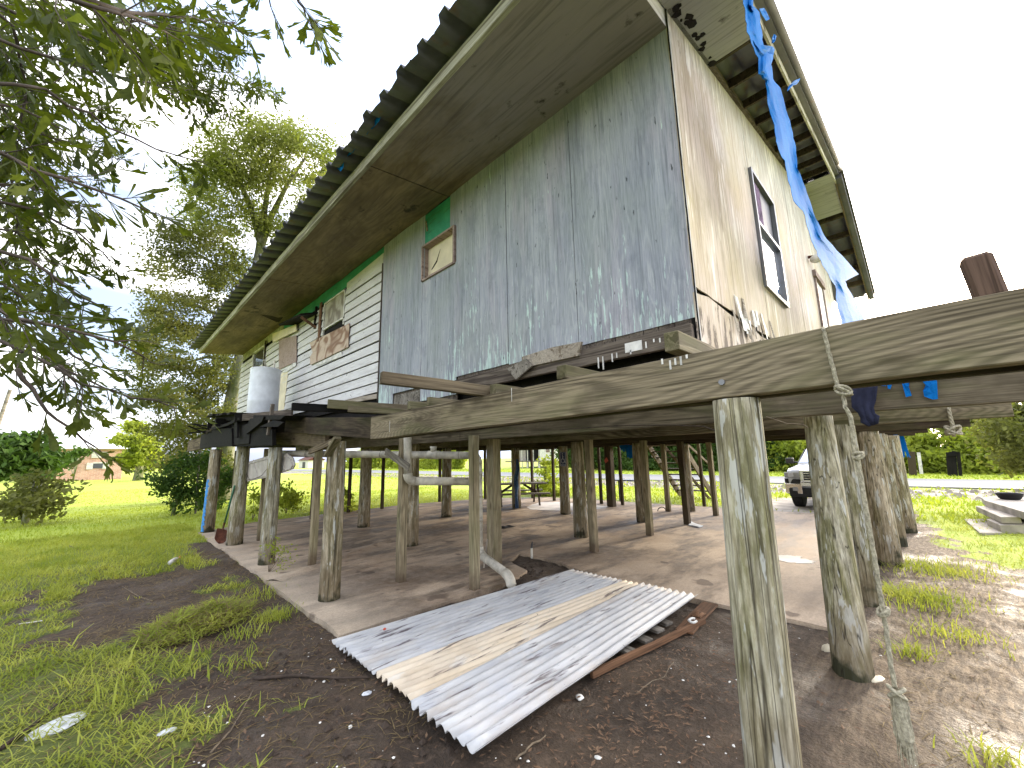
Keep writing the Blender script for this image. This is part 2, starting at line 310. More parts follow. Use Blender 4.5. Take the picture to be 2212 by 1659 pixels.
def slab_mat():
    t = NT('mud_stained_concrete_slab'); v = t.obj(0)
    p_ = t.sep(v); n1 = t.noise(t.map(v, (1, 1, 1), rot=(0, 0, .8)), .7, 6, .62, .3); n2 = t.noise(t.map(v, (.8, 2.6, 1), rot=(0, 0, -.8)), 1, 6, .65)
    col = t.mix(t.rng(n1, .36, .62), (.30, .205, .125), (.54, .415, .29))
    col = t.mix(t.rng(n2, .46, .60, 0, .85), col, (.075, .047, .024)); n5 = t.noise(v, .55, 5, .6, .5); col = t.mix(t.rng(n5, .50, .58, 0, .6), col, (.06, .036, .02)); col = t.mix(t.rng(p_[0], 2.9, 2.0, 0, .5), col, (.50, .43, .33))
    n3 = t.noise(v, 9, 5, .7); col = t.mix(t.rng(n3, .35, .7, 0, .35), col, (.44, .36, .28))
    # paler concrete towards the right hand side
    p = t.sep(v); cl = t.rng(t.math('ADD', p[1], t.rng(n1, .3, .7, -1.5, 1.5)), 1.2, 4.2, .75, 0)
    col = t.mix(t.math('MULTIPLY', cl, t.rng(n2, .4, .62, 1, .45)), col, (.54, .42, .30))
    d2 = t.noise(t.map(v, (1, 1, 1), (3, 1, 0)), 1.9, 3, .5); col = t.mix(t.rng(d2, .66, .69, 0, .6), col, (.05, .03, .022))
    gr = t.noise(v, 60, 3); col = t.mix(t.rng(gr, .4, .7, 0, .3), col, (.08, .06, .045))
    t.bump(t.math('ADD', n3, t.math('MULTIPLY', gr, .4)), .25, .01); return t.out(col, t.rng(n2, .4, .7, .9, .55))
MAT['slab'] = slab_mat()

# ------------------------------------------------------------------ object helpers
def W(o):
    if o.parent is None: return o.matrix_basis.copy()
    return W(o.parent) @ o.matrix_parent_inverse @ o.matrix_basis
def link(o, parent=None, mw=None):
    C.objects.link(o)
    if parent is not None:
        o.parent = parent; o.matrix_parent_inverse = W(parent).inverted()
    if mw is not None: o.matrix_basis = mw
    return o
def tag(o, label=None, cat=None, group=None, kind=None):
    if label: o['label'] = label
    if cat: o['category'] = cat
    if group: o['group'] = group
    if kind: o['kind'] = kind
    return o
def thing(name, loc, label, cat, group=None):
    o = bpy.data.objects.new(name, None); o.empty_display_size = .2; C.objects.link(o); o.location = loc
    return tag(o, label, cat, group)
class MB:
    def __init__(s): s.v = []; s.f = []
    def add(s, vs, fs):
        b = len(s.v); s.v += [tuple(x) for x in vs]; s.f += [tuple(i+b for i in f) for f in fs]; return s
    def box(s, a, b):
        (x0, y0, z0), (x1, y1, z1) = a, b
        return s.add([(x0,y0,z0),(x1,y0,z0),(x1,y1,z0),(x0,y1,z0),(x0,y0,z1),(x1,y0,z1),(x1,y1,z1),(x0,y1,z1)],
              [(0,3,2,1),(4,5,6,7),(0,1,5,4),(1,2,6,5),(2,3,7,6),(3,0,4,7)])
    def slab(s, pts, off):   # extrude a polygon by vector
        n = len(pts); o = Vector(off); P = [Vector(p) for p in pts]
        return s.add(P+[p+o for p in P], [tuple(range(n))[::-1], tuple(range(n, 2*n))] + [(i, (i+1) % n, n+(i+1) % n, n+i) for i in range(n)])
    def bar(s, a, b, w_, h, up=(0, 0, 1)):
        a = Vector(a); b = Vector(b); d = (b-a).normalized(); u = Vector(up); r = d.cross(u).normalized(); u = r.cross(d).normalized()
        q = [a+r*i*w_/2+u*j*h/2 for i, j in ((-1,-1),(1,-1),(1,1),(-1,1))]; q += [p+(b-a) for p in q]
        return s.add(q, [(0,1,2,3),(7,6,5,4),(0,4,5,1),(1,5,6,2),(2,6,7,3),(3,7,4,0)])
    def tube(s, pts, r, n=10, cap=True, jit=0):
        P = [Vector(p) for p in pts]; rs = r if isinstance(r, (list, tuple)) else [r]*len(P); rings = []
        for i, p in enumerate(P):
            d = (P[min(i+1, len(P)-1)]-P[max(i-1, 0)]).normalized(); u = Vector((0, 0, 1)) if abs(d.z) < .9 else Vector((1, 0, 0))
            x = d.cross(u).normalized(); y = x.cross(d)
            rings.append([p+(x*math.cos(2*math.pi*k/n)+y*math.sin(2*math.pi*k/n))*rs[i]*(1+random.uniform(-jit, jit)) for k in range(n)])
        vs = [q for g in rings for q in g]; fs = []
        for i in range(len(P)-1):
            for k in range(n): fs.append((i*n+k, i*n+(k+1) % n, (i+1)*n+(k+1) % n, (i+1)*n+k))
        if cap: fs += [tuple(range(n))[::-1], tuple(range((len(P)-1)*n, len(P)*n))]
        return s.add(vs, fs)
    def grid(s, fn, nu, nv):
        vs = [fn(i/nu, j/nv) for i in range(nu+1) for j in range(nv+1)]
        return s.add(vs, [(i*(nv+1)+j, (i+1)*(nv+1)+j, (i+1)*(nv+1)+j+1, i*(nv+1)+j+1) for i in range(nu) for j in range(nv)])
    def build(s, name, mat, parent=None, origin=None, smooth=False, bevel=0, solid=0):
        me = bpy.data.meshes.new(name); O = Vector(origin) if origin is not None else Vector((0, 0, 0))
        me.from_pydata([tuple(Vector(v)-O) for v in s.v], [], s.f); me.update()
        mats = mat if isinstance(mat, (list, tuple)) else [mat]
        for m in mats: me.materials.append(MAT[m] if isinstance(m, str) else m)
        if smooth: me.polygons.foreach_set('use_smooth', [True]*len(me.polygons))
        o = bpy.data.objects.new(name, me); link(o, parent, Matrix.Translation(O))
        if solid: md = o.modifiers.new('s', 'SOLIDIFY'); md.thickness = solid
        if bevel: md = o.modifiers.new('b', 'BEVEL'); md.width = bevel; md.segments = 2; md.limit_method = 'ANGLE'
        return o
def board(name, a, b, w_, h, mat, parent=None, up=(0, 0, 1), bevel=.004, wob=.004, roll=0):
    """timber from a to b, length along local X, w wide (local Y), h high (local Z)"""
    a = Vector(a); b = Vector(b); L = (b-a).length; d = (b-a).normalized(); u = Vector(up)
    y = u.cross(d).normalized(); z = d.cross(y).normalized()
    mw = Matrix(((d.x, y.x, z.x, a.x), (d.y, y.y, z.y, a.y), (d.z, y.z, z.z, a.z), (0, 0, 0, 1)))
    n = max(1, int(L/.35)); m = MB(); vs = []; fs = []
    for i in range(n+1):
        dy, dz = random.uniform(-wob, wob), random.uniform(-wob, wob)
        for p, q in ((-1,-1),(1,-1),(1,1),(-1,1)): vs.append((L*i/n, p*w_/2+dy, q*h/2+dz))
    for i in range(n):
        for k in range(4): fs.append((i*4+k, (i+1)*4+k, (i+1)*4+(k+1) % 4, i*4+(k+1) % 4))
    fs += [(0, 1, 2, 3), (n*4+3, n*4+2, n*4+1, n*4)]
    me = bpy.data.meshes.new(name); me.from_pydata(vs, [], fs); me.update(); me.materials.append(MAT[mat])
    o = bpy.data.objects.new(name, me); link(o, parent, mw)
    md = o.modifiers.new('b', 'BEVEL'); md.width = bevel; md.segments = 1; md.limit_method = 'ANGLE'
    return o
def piling(x, y, z1, r0, r1, mat, parent, lean=(0, 0), name='piling'):
    m = MB(); n = 28; k = 22; ph = random.random()*9; vs = []
    for i in range(k+1):
        t = i/k; z = -.12+(z1+.12)*t; r = r0+(r1-r0)*t
        for j in range(n):
            a = 2*math.pi*j/n
            q = r*(1+.028*noise.noise(Vector((math.cos(a)*1.6+ph, math.sin(a)*1.6, z*1.3)))+.02*noise.noise(Vector((math.cos(a)*6+ph, math.sin(a)*6, z*1.0))))
            vs.append((q*math.cos(a)+lean[0]*t, q*math.sin(a)+lean[1]*t, z))
    fs = [(i*n+j, i*n+(j+1) % n, (i+1)*n+(j+1) % n, (i+1)*n+j) for i in range(k) for j in range(n)] + [tuple(range(k*n, k*n+n))]
    me = bpy.data.meshes.new(name); me.from_pydata(vs, [], fs); me.update(); me.materials.append(MAT[mat]); me.polygons.foreach_set('use_smooth', [True]*len(me.polygons))
    return link(bpy.data.objects.new(name, me), parent, Matrix.Translation((x, y, 0)))
def sqpost(x, y, z1, w_, mat, parent, name='square_post', lean=(0, 0), rot=0):
    m = MB(); k = 8; vs = []
    for i in range(k+1):
        t = i/k; z = -.05+(z1+.05)*t; dx = random.uniform(-.004, .004)+lean[0]*t; dy = random.uniform(-.004, .004)+lean[1]*t
        for p, q in ((-1,-1),(1,-1),(1,1),(-1,1)):
            vs.append((p*w_/2*math.cos(rot)-q*w_/2*math.sin(rot)+dx, p*w_/2*math.sin(rot)+q*w_/2*math.cos(rot)+dy, z))
    fs = [(i*4+j, i*4+(j+1) % 4, (i+1)*4+(j+1) % 4, (i+1)*4+j) for i in range(k) for j in range(4)] + [(k*4, k*4+1, k*4+2, k*4+3)]
    me = bpy.data.meshes.new(name); me.from_pydata(vs, [], fs); me.update(); me.materials.append(MAT[mat])
    o = link(bpy.data.objects.new(name, me), parent, Matrix.Translation((x, y, 0)))
    md = o.modifiers.new('b', 'BEVEL'); md.width = .006; md.segments = 1; md.limit_method = 'ANGLE'
    return o
def npmesh(name, V, Fc, mat, parent=None, smooth=False, origin=(0, 0, 0)):
    """V (n,3) float, Fc (m,k) int"""
    me = bpy.data.meshes.new(name); V = np.asarray(V, np.float32)-np.array(origin, np.float32); Fc = np.asarray(Fc, np.int32); m, k = Fc.shape
    me.vertices.add(len(V)); me.vertices.foreach_set('co', V.ravel()); me.loops.add(m*k); me.loops.foreach_set('vertex_index', Fc.ravel())
    me.polygons.add(m); me.polygons.foreach_set('loop_start', np.arange(0, m*k, k, dtype=np.int32))
    if smooth: me.polygons.foreach_set('use_smooth', np.ones(m, bool))
    me.update(calc_edges=True); me.materials.append(MAT[mat] if isinstance(mat, str) else mat)
    o = bpy.data.objects.new(name, me); return link(o, parent, Matrix.Translation(Vector(origin)))

# ------------------------------------------------------------------ ground
SLAB = [(5.02,.92),(5.02,3.4),(5.32,4.5),(5.28,5.2),(4.85,5.02),(4.6,4.4),(4.0,4.2),(1.81,4.17),(1.86,7.0),(1.88,12.7),(3.2,13.5),(8.2,13.9),(11.4,13.1),(13.2,11.4),(13.5,5.5),(13.7,.95)]
def inpoly(x, y, P):
    c = False; j = len(P)-1
    for i in range(len(P)):
        if (P[i][1] > y) != (P[j][1] > y) and x < (P[j][0]-P[i][0])*(y-P[i][1])/(P[j][1]-P[i][1])+P[i][0]: c = not c
        j = i
    return c
def fn(x, y, s, o=0): return noise.fractal(Vector((x*s+o, y*s-o, o*1.7)), .8, 2.0, 4)
def ss(a, b, x): t = min(1, max(0, (x-a)/(b-a))); return t*t*(3-2*t)
def bare(x, y):
    """1 where the soil is bare, 0 where grass grows"""
    n = fn(x, y, .9)*.75 + fn(x, y, 3.1, 4)*.6 + fn(x, y, 9, 1)*.35
    # bare yard in front of the panel
    lim = .75 - .25*ss(4.5, 6, y) if y < 6 else .9
    m1 = ss(-.35, .35, (x-lim)+n*.8) * ss(-.3, .3, 7.0-y-0+n) * ss(-.3, .3, 5.6-x)
    # trampled patch beside the slab corner
    d = math.hypot((x-.75)/1.25, (y-7.4)/1.5); m2 = ss(-.25, .25, 1.0-d+n*.8)
    # narrow bare strip along the slab edge
    m3 = ss(-.15, .15, .28-abs(x-1.75)+n*.3) * ss(0, .5, 11.5-y)*ss(0, .5, y-4)
    # right hand yard
    e = .1 + .25*(x-2)*ss(2, 8, x)
    m4 = ss(-.5, .5, (x-.5)) * ss(-.3, .3, 1.1-y+.0) * (1-ss(-.8, .9, (x-9.5)*.5 - (y+.7)*.75 + n*1.3))
    m4 = max(m4, ss(-.3, .3, 1.1-y)*ss(-.2, .2, .55-abs(y-.75)+n*.3)*ss(0, .3, 13.5-x)*ss(0, .3, x-.5)*.9)
    m5 = ss(-1.2, 1.2, 2.6-abs(x-22.8)+n*2.2)*.9          # rough rubble verge by the road
    m6 = ss(0, .6, x-13.6)*ss(0, .6, 21-x)*ss(-.4, .4, 1.6-abs(y-2.3)+n*.6)*.9
    return max(0, min(1, max(m1, m2, m3, m4, m5, m6)))
xs = np.unique(np.concatenate([np.arange(-3, 9, .06), np.arange(9, 16, .25), np.arange(16, 60, 1.5), np.arange(-14, -3, .35), np.array([-900, -400, -200, -120, -70, -40, -24, 60, 90, 150, 300, 600, 1200])]))
ys = np.unique(np.concatenate([np.arange(-3.0, 10, .06), np.arange(10, 20, .25), np.arange(20, 90, 2.0), np.arange(-14, -3, .35), np.array([-900, -400, -200, -100, -50, -25, 110, 150, 250, 500, 1200])]))
V = []; col = []
for x in xs:
    for y in ys:
        b = 0.0
        near = -6 < x < 26 and -14 < y < 22
        if near: b = bare(x, y)
        elif 19 < x < 27 and -60 < y < 90: b = bare(x, y)
        z = 0.0
        if near:
            z = .022*fn(x, y, 1.3, 2) + .014*fn(x, y, 4.3, 7)*1.0 + .018*max(0, fn(x, y, 7, 3))*b
            if inpoly(x, y, SLAB) : z = min(z, -.0)-.03
        z -= .012
        for qx, qy in ((2.2, .55), (4.33, .67), (6.5, .75), (8.9, .72)):
            dd_ = (x-qx)**2+(y-qy)**2
            if dd_ < .3: z += .045*math.exp(-dd_/.035)*(1+.5*fn(x, y, 9))
        if 25.2 < x < 33.5: z = -.05
        V.append((x, y, z)); col.append(b)
nx, ny = len(xs), len(ys); V = np.array(V)
ii, jj = np.meshgrid(np.arange(nx-1), np.arange(ny-1), indexing='ij'); a0 = (ii*ny+jj).ravel()
Fc = np.stack([a0, a0+ny, a0+ny+1, a0+1], 1)
def ground_mat():
    t = NT('soil_and_turf'); v = t.obj(0); at = t.n('ShaderNodeAttribute', attribute_name='bare'); b = at.outputs['Fac']
    n1 = t.noise(v, 1.5, 6, .65); n2 = t.noise(v, 14, 5, .7); n3 = t.noise(v, 60, 4, .7)
    mud = t.mix(t.rng(n1, .35, .65), (.036, .022, .011), (.078, .050, .027)); mud = t.mix(t.rng(n2, .5, .72, 0, .65), mud, (.15, .10, .065))
    mud = t.mix(t.rng(n3, .5, .75, 0, .7), mud, (.018, .012, .009))
    p = t.sep(v)
    # drier straw-strewn soil to the right
    dr = t.math('MULTIPLY', t.rng(p[1], 1.3, -.4, 0, 1), t.rng(p[0], 2.2, 4.2, 0, 1))
    straw = t.noise(t.map(v, (5, 26, 1), rot=(0, 0, .5)), 1, 4, .7)
    mud = t.mix(t.math('MULTIPLY', dr, t.rng(straw, .42, .62, .25, 1)), mud, (.34, .25, .15))
    mud = t.mix(t.rng(p[0], 17, 20, 0, .85), mud, t.mix(t.rng(t.noise(v, 2.2, 5, .8), .4, .6), (.34, .31, .27), (.09, .075, .06)))
    g1 = t.noise(v, .35, 5, .6); g2 = t.noise(t.map(v, (3, 3, 1)), 3, 5, .75)
    turf = t.mix(t.rng(g1, .35, .65), (.14, .20, .02), (.24, .28, .04)); turf = t.mix(t.rng(g2, .45, .7, 0, .6), turf, (.075, .085, .02))
    far = t.math('MULTIPLY', t.rng(p[1], 9, 15, 0, 1), 1.0)
    far = t.math('MAXIMUM', far, t.rng(p[0], 13.5, 15, 0, 1)); far = t.math('MAXIMUM', far, t.math('MULTIPLY', t.rng(p[1], .6, 0, 0, 1), t.rng(p[0], 3, 6, 0, 1)))
    turf = t.mix(far, t.mix(.55, turf, (.05, .055, .02)), t.mix(t.rng(t.noise(t.map(v, (.1, .5, 1), rot=(0, 0, .3)), 1, 4, .6), .4, .62, 0, 1), (.30, .38, .03), (.40, .46, .05)))  # brighter far turf: sunlight on the lawn is put into the colour
    m = t.math('ADD', b, t.rng(n2, .3, .7, -.25, .25))
    col = t.mix(t.rng(m, .4, .6), turf, mud)
    wet = t.math('MULTIPLY', t.rng(t.noise(t.map(v, (1, 1, 1), (4, 2, 0)), 1.1, 4, .6), .5, .62, 0, 1), b)
    wr = t.math('MULTIPLY', t.rng(p[1], .35, -.2, 0, 1), t.rng(p[0], 4.8, 3.8, 0, 1)); wet = t.math('MAXIMUM', t.math('MULTIPLY', wet, .5), t.math('MULTIPLY', wr, t.rng(n1, .42, .56, .2, 1)))
    t.bump(t.math('ADD', t.math('MULTIPLY', t.noise(v, 5, 5, .65), 1.6), t.math('ADD', n2, t.math('MULTIPLY', n3, .6))), .9, .035)
    m_ = t.out(col, t.rng(wet, 0, 1, .92, .2), 0, .5); return m_
MAT['ground'] = ground_mat()
g = npmesh('ground', V, Fc, 'ground', smooth=True)
ca = g.data.attributes.new('bare', 'FLOAT', 'POINT'); ca.data.foreach_set('value', np.array(col, np.float32)); tag(g, kind='structure')

# broken concrete slab under the house (one casting, 6 cm thick edge showing)
def poly_face(P, z, k=.5):
    return [(x, y, z) for x, y in P]
P2 = []
for i in range(len(SLAB)):
    a, b = SLAB[i], SLAB[(i+1) % len(SLAB)]; L = math.hypot(b[0]-a[0], b[1]-a[1]); n = max(1, int(L/.22))
    for k in range(n):
        t = k/n; j = .022 if a[0] < 6 else .01; P2.append((a[0]+(b[0]-a[0])*t+random.uniform(-j, j), a[1]+(b[1]-a[1])*t+random.uniform(-j, j)))
bm = bmesh.new(); vs = [bm.verts.new((x, y, .025)) for x, y in P2]; f = bm.faces.new(vs)
if f.normal.z < 0: f.normal_flip()
r = bmesh.ops.extrude_face_region(bm, geom=[f]); low = [e for e in r['geom'] if isinstance(e, bmesh.types.BMVert)]
for v_ in low: v_.co.z = -.12
bmesh.ops.triangulate(bm, faces=[ff for ff in bm.faces if len(ff.verts) > 4]); bmesh.ops.recalc_face_normals(bm, faces=bm.faces)
me = bpy.data.meshes.new('concrete_slab'); bm.to_mesh(me); me.materials.append(MAT['slab']); tag(link(bpy.data.objects.new('concrete_slab', me)), kind='structure')
# raised, broken edge of an older pour across the slab
mb = MB()
def ridge(u, v_):
    p = Vector((1.9, 6.7, 0)).lerp(Vector((4.4, 8.1, 0)), u); w_ = (v_-.5)*.34
    return (p.x-.5*w_, p.y+.85*w_, .026+.035*max(0, 1-abs(v_-.5)*2.0)*(.5+.5*abs(fn(p.x, p.y, 3)))+.008*fn(p.x*3, p.y*3+v_, 3))
mb.grid(ridge, 60, 8); tag(mb.build('broken_slab_edge', 'slab', smooth=False), kind='structure')

def road_mat():
    t = NT('pale_road_surface'); v = t.obj(0); n = t.noise(t.map(v, (2, .3, 1)), 1, 5, .6); return t.out(t.mix(t.rng(n, .35, .65), (.17, .17, .17), (.22, .217, .21)), .9)
MAT['road'] = road_mat()
mb = MB().box((26, -300, -.2), (32.8, 300, .02)); tag(mb.build('road', 'road'), kind='structure')
mb = MB().box((13.72, .7, -.15), (17.8, 4.3, .012)); tag(mb.build('driveway', 'concrete'), kind='structure')

# ------------------------------------------------------------------ grass and weeds
def leafmat(name, a, b, tr, k=1.3, mixf=.45, rough=.75):
    t = NT(name); v = t.obj(0); n = t.noise(v, k, 4, .6); n2 = t.noise(v, k*23, 2)
    c = t.mix(t.rng(n, .35, .65), a, b); c = t.mix(t.rng(n2, .4, .7, 0, .5), c, tuple(x*.55 for x in a)); m = t.out(c, rough, 0, .15)
    q = t.n('ShaderNodeBsdfTranslucent'); t.put(q.inputs[0], t.mix(1, c, tr, 'MULTIPLY')); mx = t.n('ShaderNodeMixShader'); mx.inputs[0].default_value = mixf
    o = t.t.nodes['Material Output']; t.t.links.new(t.b.outputs[0], mx.inputs[1]); t.t.links.new(q.outputs[0], mx.inputs[2]); t.t.links.new(mx.outputs[0], o.inputs[0]); return m
MAT['blade'] = leafmat('fresh_grass_blade', (.23, .29, .04), (.44, .46, .10), (1.6, 1.5, .85), 1.6, .4)
MAT['blade_far'] = leafmat('bright_lawn_blade', (.25, .33, .03), (.37, .42, .06), (1.5, 1.4, .7), .5, .4)
MAT['dry'] = leafmat('dry_straw_blade', (.26, .20, .10), (.17, .12, .06), (1.5, 1.3, 1), 2, .3)
MAT['oakleaf'] = leafmat('oak_leaf', (.03, .042, .012), (.11, .125, .022), (1.8, 2.0, .5), 2.5, .38, .5)
MAT['twig'] = plain('dark_oak_twig', (.07, .055, .045), .9, 0, .4, 20)
MAT['treeleaf'] = leafmat('tree_leaf', (.13, .155, .04), (.27, .27, .08), (1.6, 1.8, .7), .25, .35)
MAT['bushleaf'] = leafmat('bush_leaf', (.18, .23, .03), (.36, .40, .07), (1.6, 1.6, .7), .35, .4)
MAT['midleaf'] = leafmat('mid_green_leaf', (.07, .08, .025), (.19, .19, .06), (1.6, 1.7, .7), .45, .35)
MAT['darkleaf'] = leafmat('dark_shrub_leaf', (.035, .065, .016), (.07, .12, .025), (1.6, 1.8, .7), .5, .3)
def blades(name, pts, L, wd, mat, bend=.5, lay=0, kind='stuff', parent=None, origin=(0, 0, 0)):
    """pts (n,3) roots; every blade is two quads curving over"""
    n = len(pts); P = np.asarray(pts, float); a = rng.uniform(0, 2*np.pi, n); l = L*rng.uniform(.45, 1.25, n); b = bend*rng.uniform(.3, 1.5, n)
    d = np.stack([np.cos(a), np.sin(a), np.zeros(n)], 1); s_ = np.stack([-np.sin(a), np.cos(a), np.zeros(n)], 1); up = np.array([0, 0, 1.])
    wv = wd*rng.uniform(.6, 1.3, n)[:, None]; lay = np.clip(lay+rng.uniform(-.15, .15, n), 0, .93)[:, None]
    up1 = up*(1-lay)+d*lay
    p1 = P+up1*l[:, None]*.5+d*(b*l*.15)[:, None]; p2 = p1+up1*l[:, None]*(.5-.25*b[:, None])+d*(b*l*.55)[:, None]
    p2[:, 2] = np.maximum(p2[:, 2], P[:, 2]+.004); p1[:, 2] = np.maximum(p1[:, 2], P[:, 2]+.008)
    Vv = np.stack([P-s_*wv/2, P+s_*wv/2, p1+s_*wv*.45, p1-s_*wv*.45, p2+s_*wv*.12, p2-s_*wv*.12], 1).reshape(-1, 3)
    i = np.arange(n)[:, None]*6; Fv = np.concatenate([i+[0, 1, 2, 3], i+[3, 2, 4, 5]])
    o = npmesh(name, Vv, Fv, mat, parent, origin=origin)
    if kind: o['kind'] = kind
    return o
def scatter(n, x0, x1, y0, y1, dens=None, clump=.0):
    out = []
    while len(out) < n:
        x, y = random.uniform(x0, x1), random.uniform(y0, y1)
        if inpoly(x, y, SLAB): continue
        b = bare(x, y)
        if random.random() < (b*1.25 if b > .25 else b*.4): continue
        if dens and random.random() > dens(x, y): continue
        out.append((x, y, .022*fn(x, y, 1.3, 2)-.012))
    return out
pts = scatter(34000, -4.5, 2.2, 2.4, 9, lambda x, y: .35+.65*ss(-.3, .3, fn(x, y, 1.6, 9)+.1))
blades('grass', pts, .11, .008, 'blade', .95, .4)
pts = scatter(350, -4.5, 2.0, 4.2, 9, lambda x, y: ss(0, .3, fn(x, y, 1.1, 5))); blades('grass', pts, .26, .012, 'blade', 1.0, .3)
pts = scatter(30000, -5, 1.9, 8, 15, lambda x, y: .6+.4*ss(-.3, .3, fn(x, y, 1.2, 9)))
blades('grass', pts, .14, .010, 'blade', .85, .25)
pts = scatter(26000, -9, 14, 13.4, 22); blades('grass', pts, .11, .014, 'blade_far', .8, .2)
pts = scatter(22000, -12, 22, 21, 40); blades('grass', pts, .07, .03, 'blade_far', .8, .3)
pts = scatter(7000, 13.8, 22, -6, 14); blades('grass', pts, .13, .03, 'blade_far', .7, .2)
pts = scatter(15000, 5, 16, -6, .7, lambda x, y: .3+.7*ss(-.2, .4, fn(x, y, 1.0, 3))); blades('grass', pts, .10, .010, 'blade', .8, .35)
# straw and trampled stalks lying on the soil
pts = [(random.uniform(2.6, 9), random.uniform(-3.5, .45)) for _ in range(9000)] + [(random.gauss(.9, .8), random.gauss(7.2, .9)) for _ in range(900)] + [(random.uniform(-.5, 1.2), random.uniform(3, 6.4)) for _ in range(900)]
pts += [(random.uniform(-3.5, 1.9), random.uniform(2.4, 10)) for _ in range(22000)]
pts = [(x, y, .022*fn(x, y, 1.3, 2)-.008) for x, y in pts if not inpoly(x, y, SLAB) and random.random() < .35+.65*ss(-.1, .3, fn(x, y, 1.4, 6))]
blades('dry_straw', pts, .09, .006, 'dry', .9, .88)
# small tufts by the posts and slab edge
pts = []
for (cx, cy, n, r_) in ((6.7, .35, 900, .35), (8.4, .2, 900, .5), (3.55, -.05, 110, .16), (4.9, .35, 120, .12), (5.6, .1, 180, .25), (2.9, .1, 60, .12), (1.55, 5.3, 260, .16), (1.6, 6.3, 160, .25), (1.0, 4.3, 60, .2), (1.2, 5.0, 90, .2), (3.3, -.6, 160, .3)):
    for _ in range(n): x, y = random.gauss(cx, r_/1.6), random.gauss(cy, r_/1.6); pts.append((x, y, .02*fn(x, y, 1.3, 2)-.012))
blades('grass_tufts', pts, .13, .008, 'blade', .8, .2)

# ------------------------------------------------------------------ deck frame along the front
deck = thing('deck_frame', (2.14, 2.5, 0), 'stripped timber deck frame on round pilings along the front of the house', 'deck frame')
def G(x, y, z): return Vector((x, y, z))
o = board('beam', (2.12, 4.3, 1.995), (2.12, -1.3, 2.047), .09, .24, 'beam', deck, roll=0)
o['label'] = 'long grey-green beam with clear grain across the front'
board('beam', (2.21, 4.1, 1.985), (2.21, -1.3, 2.03), .05, .225, 'beam_dark', deck)
board('beam', (2.27, 7.85, 2.285), (2.27, 4.27, 2.0), .09, .25, 'beam_dark', deck)['label'] = 'dark sagging beam left of the long front beam'
board('beam', (2.33, 9.4, 2.13), (2.33, 6.2, 1.965), .06, .22, 'beam_brown', deck)['label'] = 'brown beam tucked behind the dark sagging beam'
for x, y, mt, r0_, r1_ in ((2.14, 5.33, 'piling_brown', .124, .104), (2.12, 7.89, 'piling', .124, .104)):
    piling(x, y, 1.9, r0_, r1_, mt, deck)
h_ = at_z(1589, 862, 1.905); b_ = at_z(1669, 1659, .36); s_ = 1.905/(1.905-.36); bx_, by_ = h_.x+(b_.x-h_.x)*s_, h_.y+(b_.y-h_.y)*s_
piling(bx_, by_, 1.9, .108, .101, 'piling', deck, lean=(h_.x-bx_, h_.y-by_))
for x, y in ((2.14, 10.25), (2.05, 12.62)): pl_ = piling(x, y, 2.0, .15 if y < 11 else .14, .12, 'piling_brown' if y > 12 else 'piling', deck)
# nailed scrap on the piling head, tie strap
board('cleat', (2.0, 5.28, 1.72), (2.0, 4.98, 1.93), .04, .09, 'beam', deck, up=(1, 0, 0))
board('cleat', (2.24, 5.6, 1.93), (2.24, 6.6, 1.80), .04, .08, 'beam_brown', deck)
# joists lying across (along X)
JX = [((2.09, .89), (3.35, .90), .08, .105, 'joist', 2.243), ((2.09, 1.635), (3.35, 1.64), .08, .09, 'joist', 2.197), ((2.09, 2.31), (3.35, 2.32), .07, .085, 'joist', 2.168),
      ((2.08, 3.18), (3.3, 3.20), .05, .08, 'joist', 2.172), ((2.07, 3.50), (3.3, 3.52), .05, .08, 'joist', 2.168)]
for a, b, w_, h, mt, z in JX: board('joist', (*a, z), (*b, z), w_, h, mt, deck)
o = board('loose_board', (1.3, 2.57, 2.205), (2.20, 2.40, 2.17), .055, .085, 'beam_brown', deck); o['label'] = 'short board sticking out towards the viewer over the front beam'
board('loose_board', (1.43, 4.86, 2.245), (3.3, 4.55, 2.245), .05, .085, 'black_wood', deck)['label'] = 'lower dark board sticking out at the left'
board('loose_board', (1.75, 4.70, 2.285), (3.2, 4.18, 2.23), .05, .10, 'joist', deck)['label'] = 'weathered board resting across the beam ends'
board('loose_board', (1.95, 4.62, 2.235), (3.1, 4.1, 2.19), .045, .07, 'joist', deck)
# little upright stub on the beam
board('stub', (2.12, -.215, 2.15), (2.12, -.205, 2.315), .08, .078, 'stub_wood', deck, up=(0, 1, 0), bevel=.012)
# bolt, nail heads
mb = MB(); p = at_x(1560, 826, 2.074); mb.tube([p, p+G(-.012, 0, 0)], .014, 10); mb.build('bolt', 'alu', deck)
# white drips of paint on the beam
for px, py, l in ((1430, 775, .03), (1447, 778, .05), (1458, 774, .035), (1470, 770, .045), (1483, 766, .02), (842, 910, .11), (1105, 838, .1)):
    q = at_x(px, py, 2.0735); wd = .002 if l > .08 else .005; MB().box((2.0725, q.y-wd, q.z-l), (2.0742, q.y+wd, q.z)).build('paint_drip', 'white', deck)

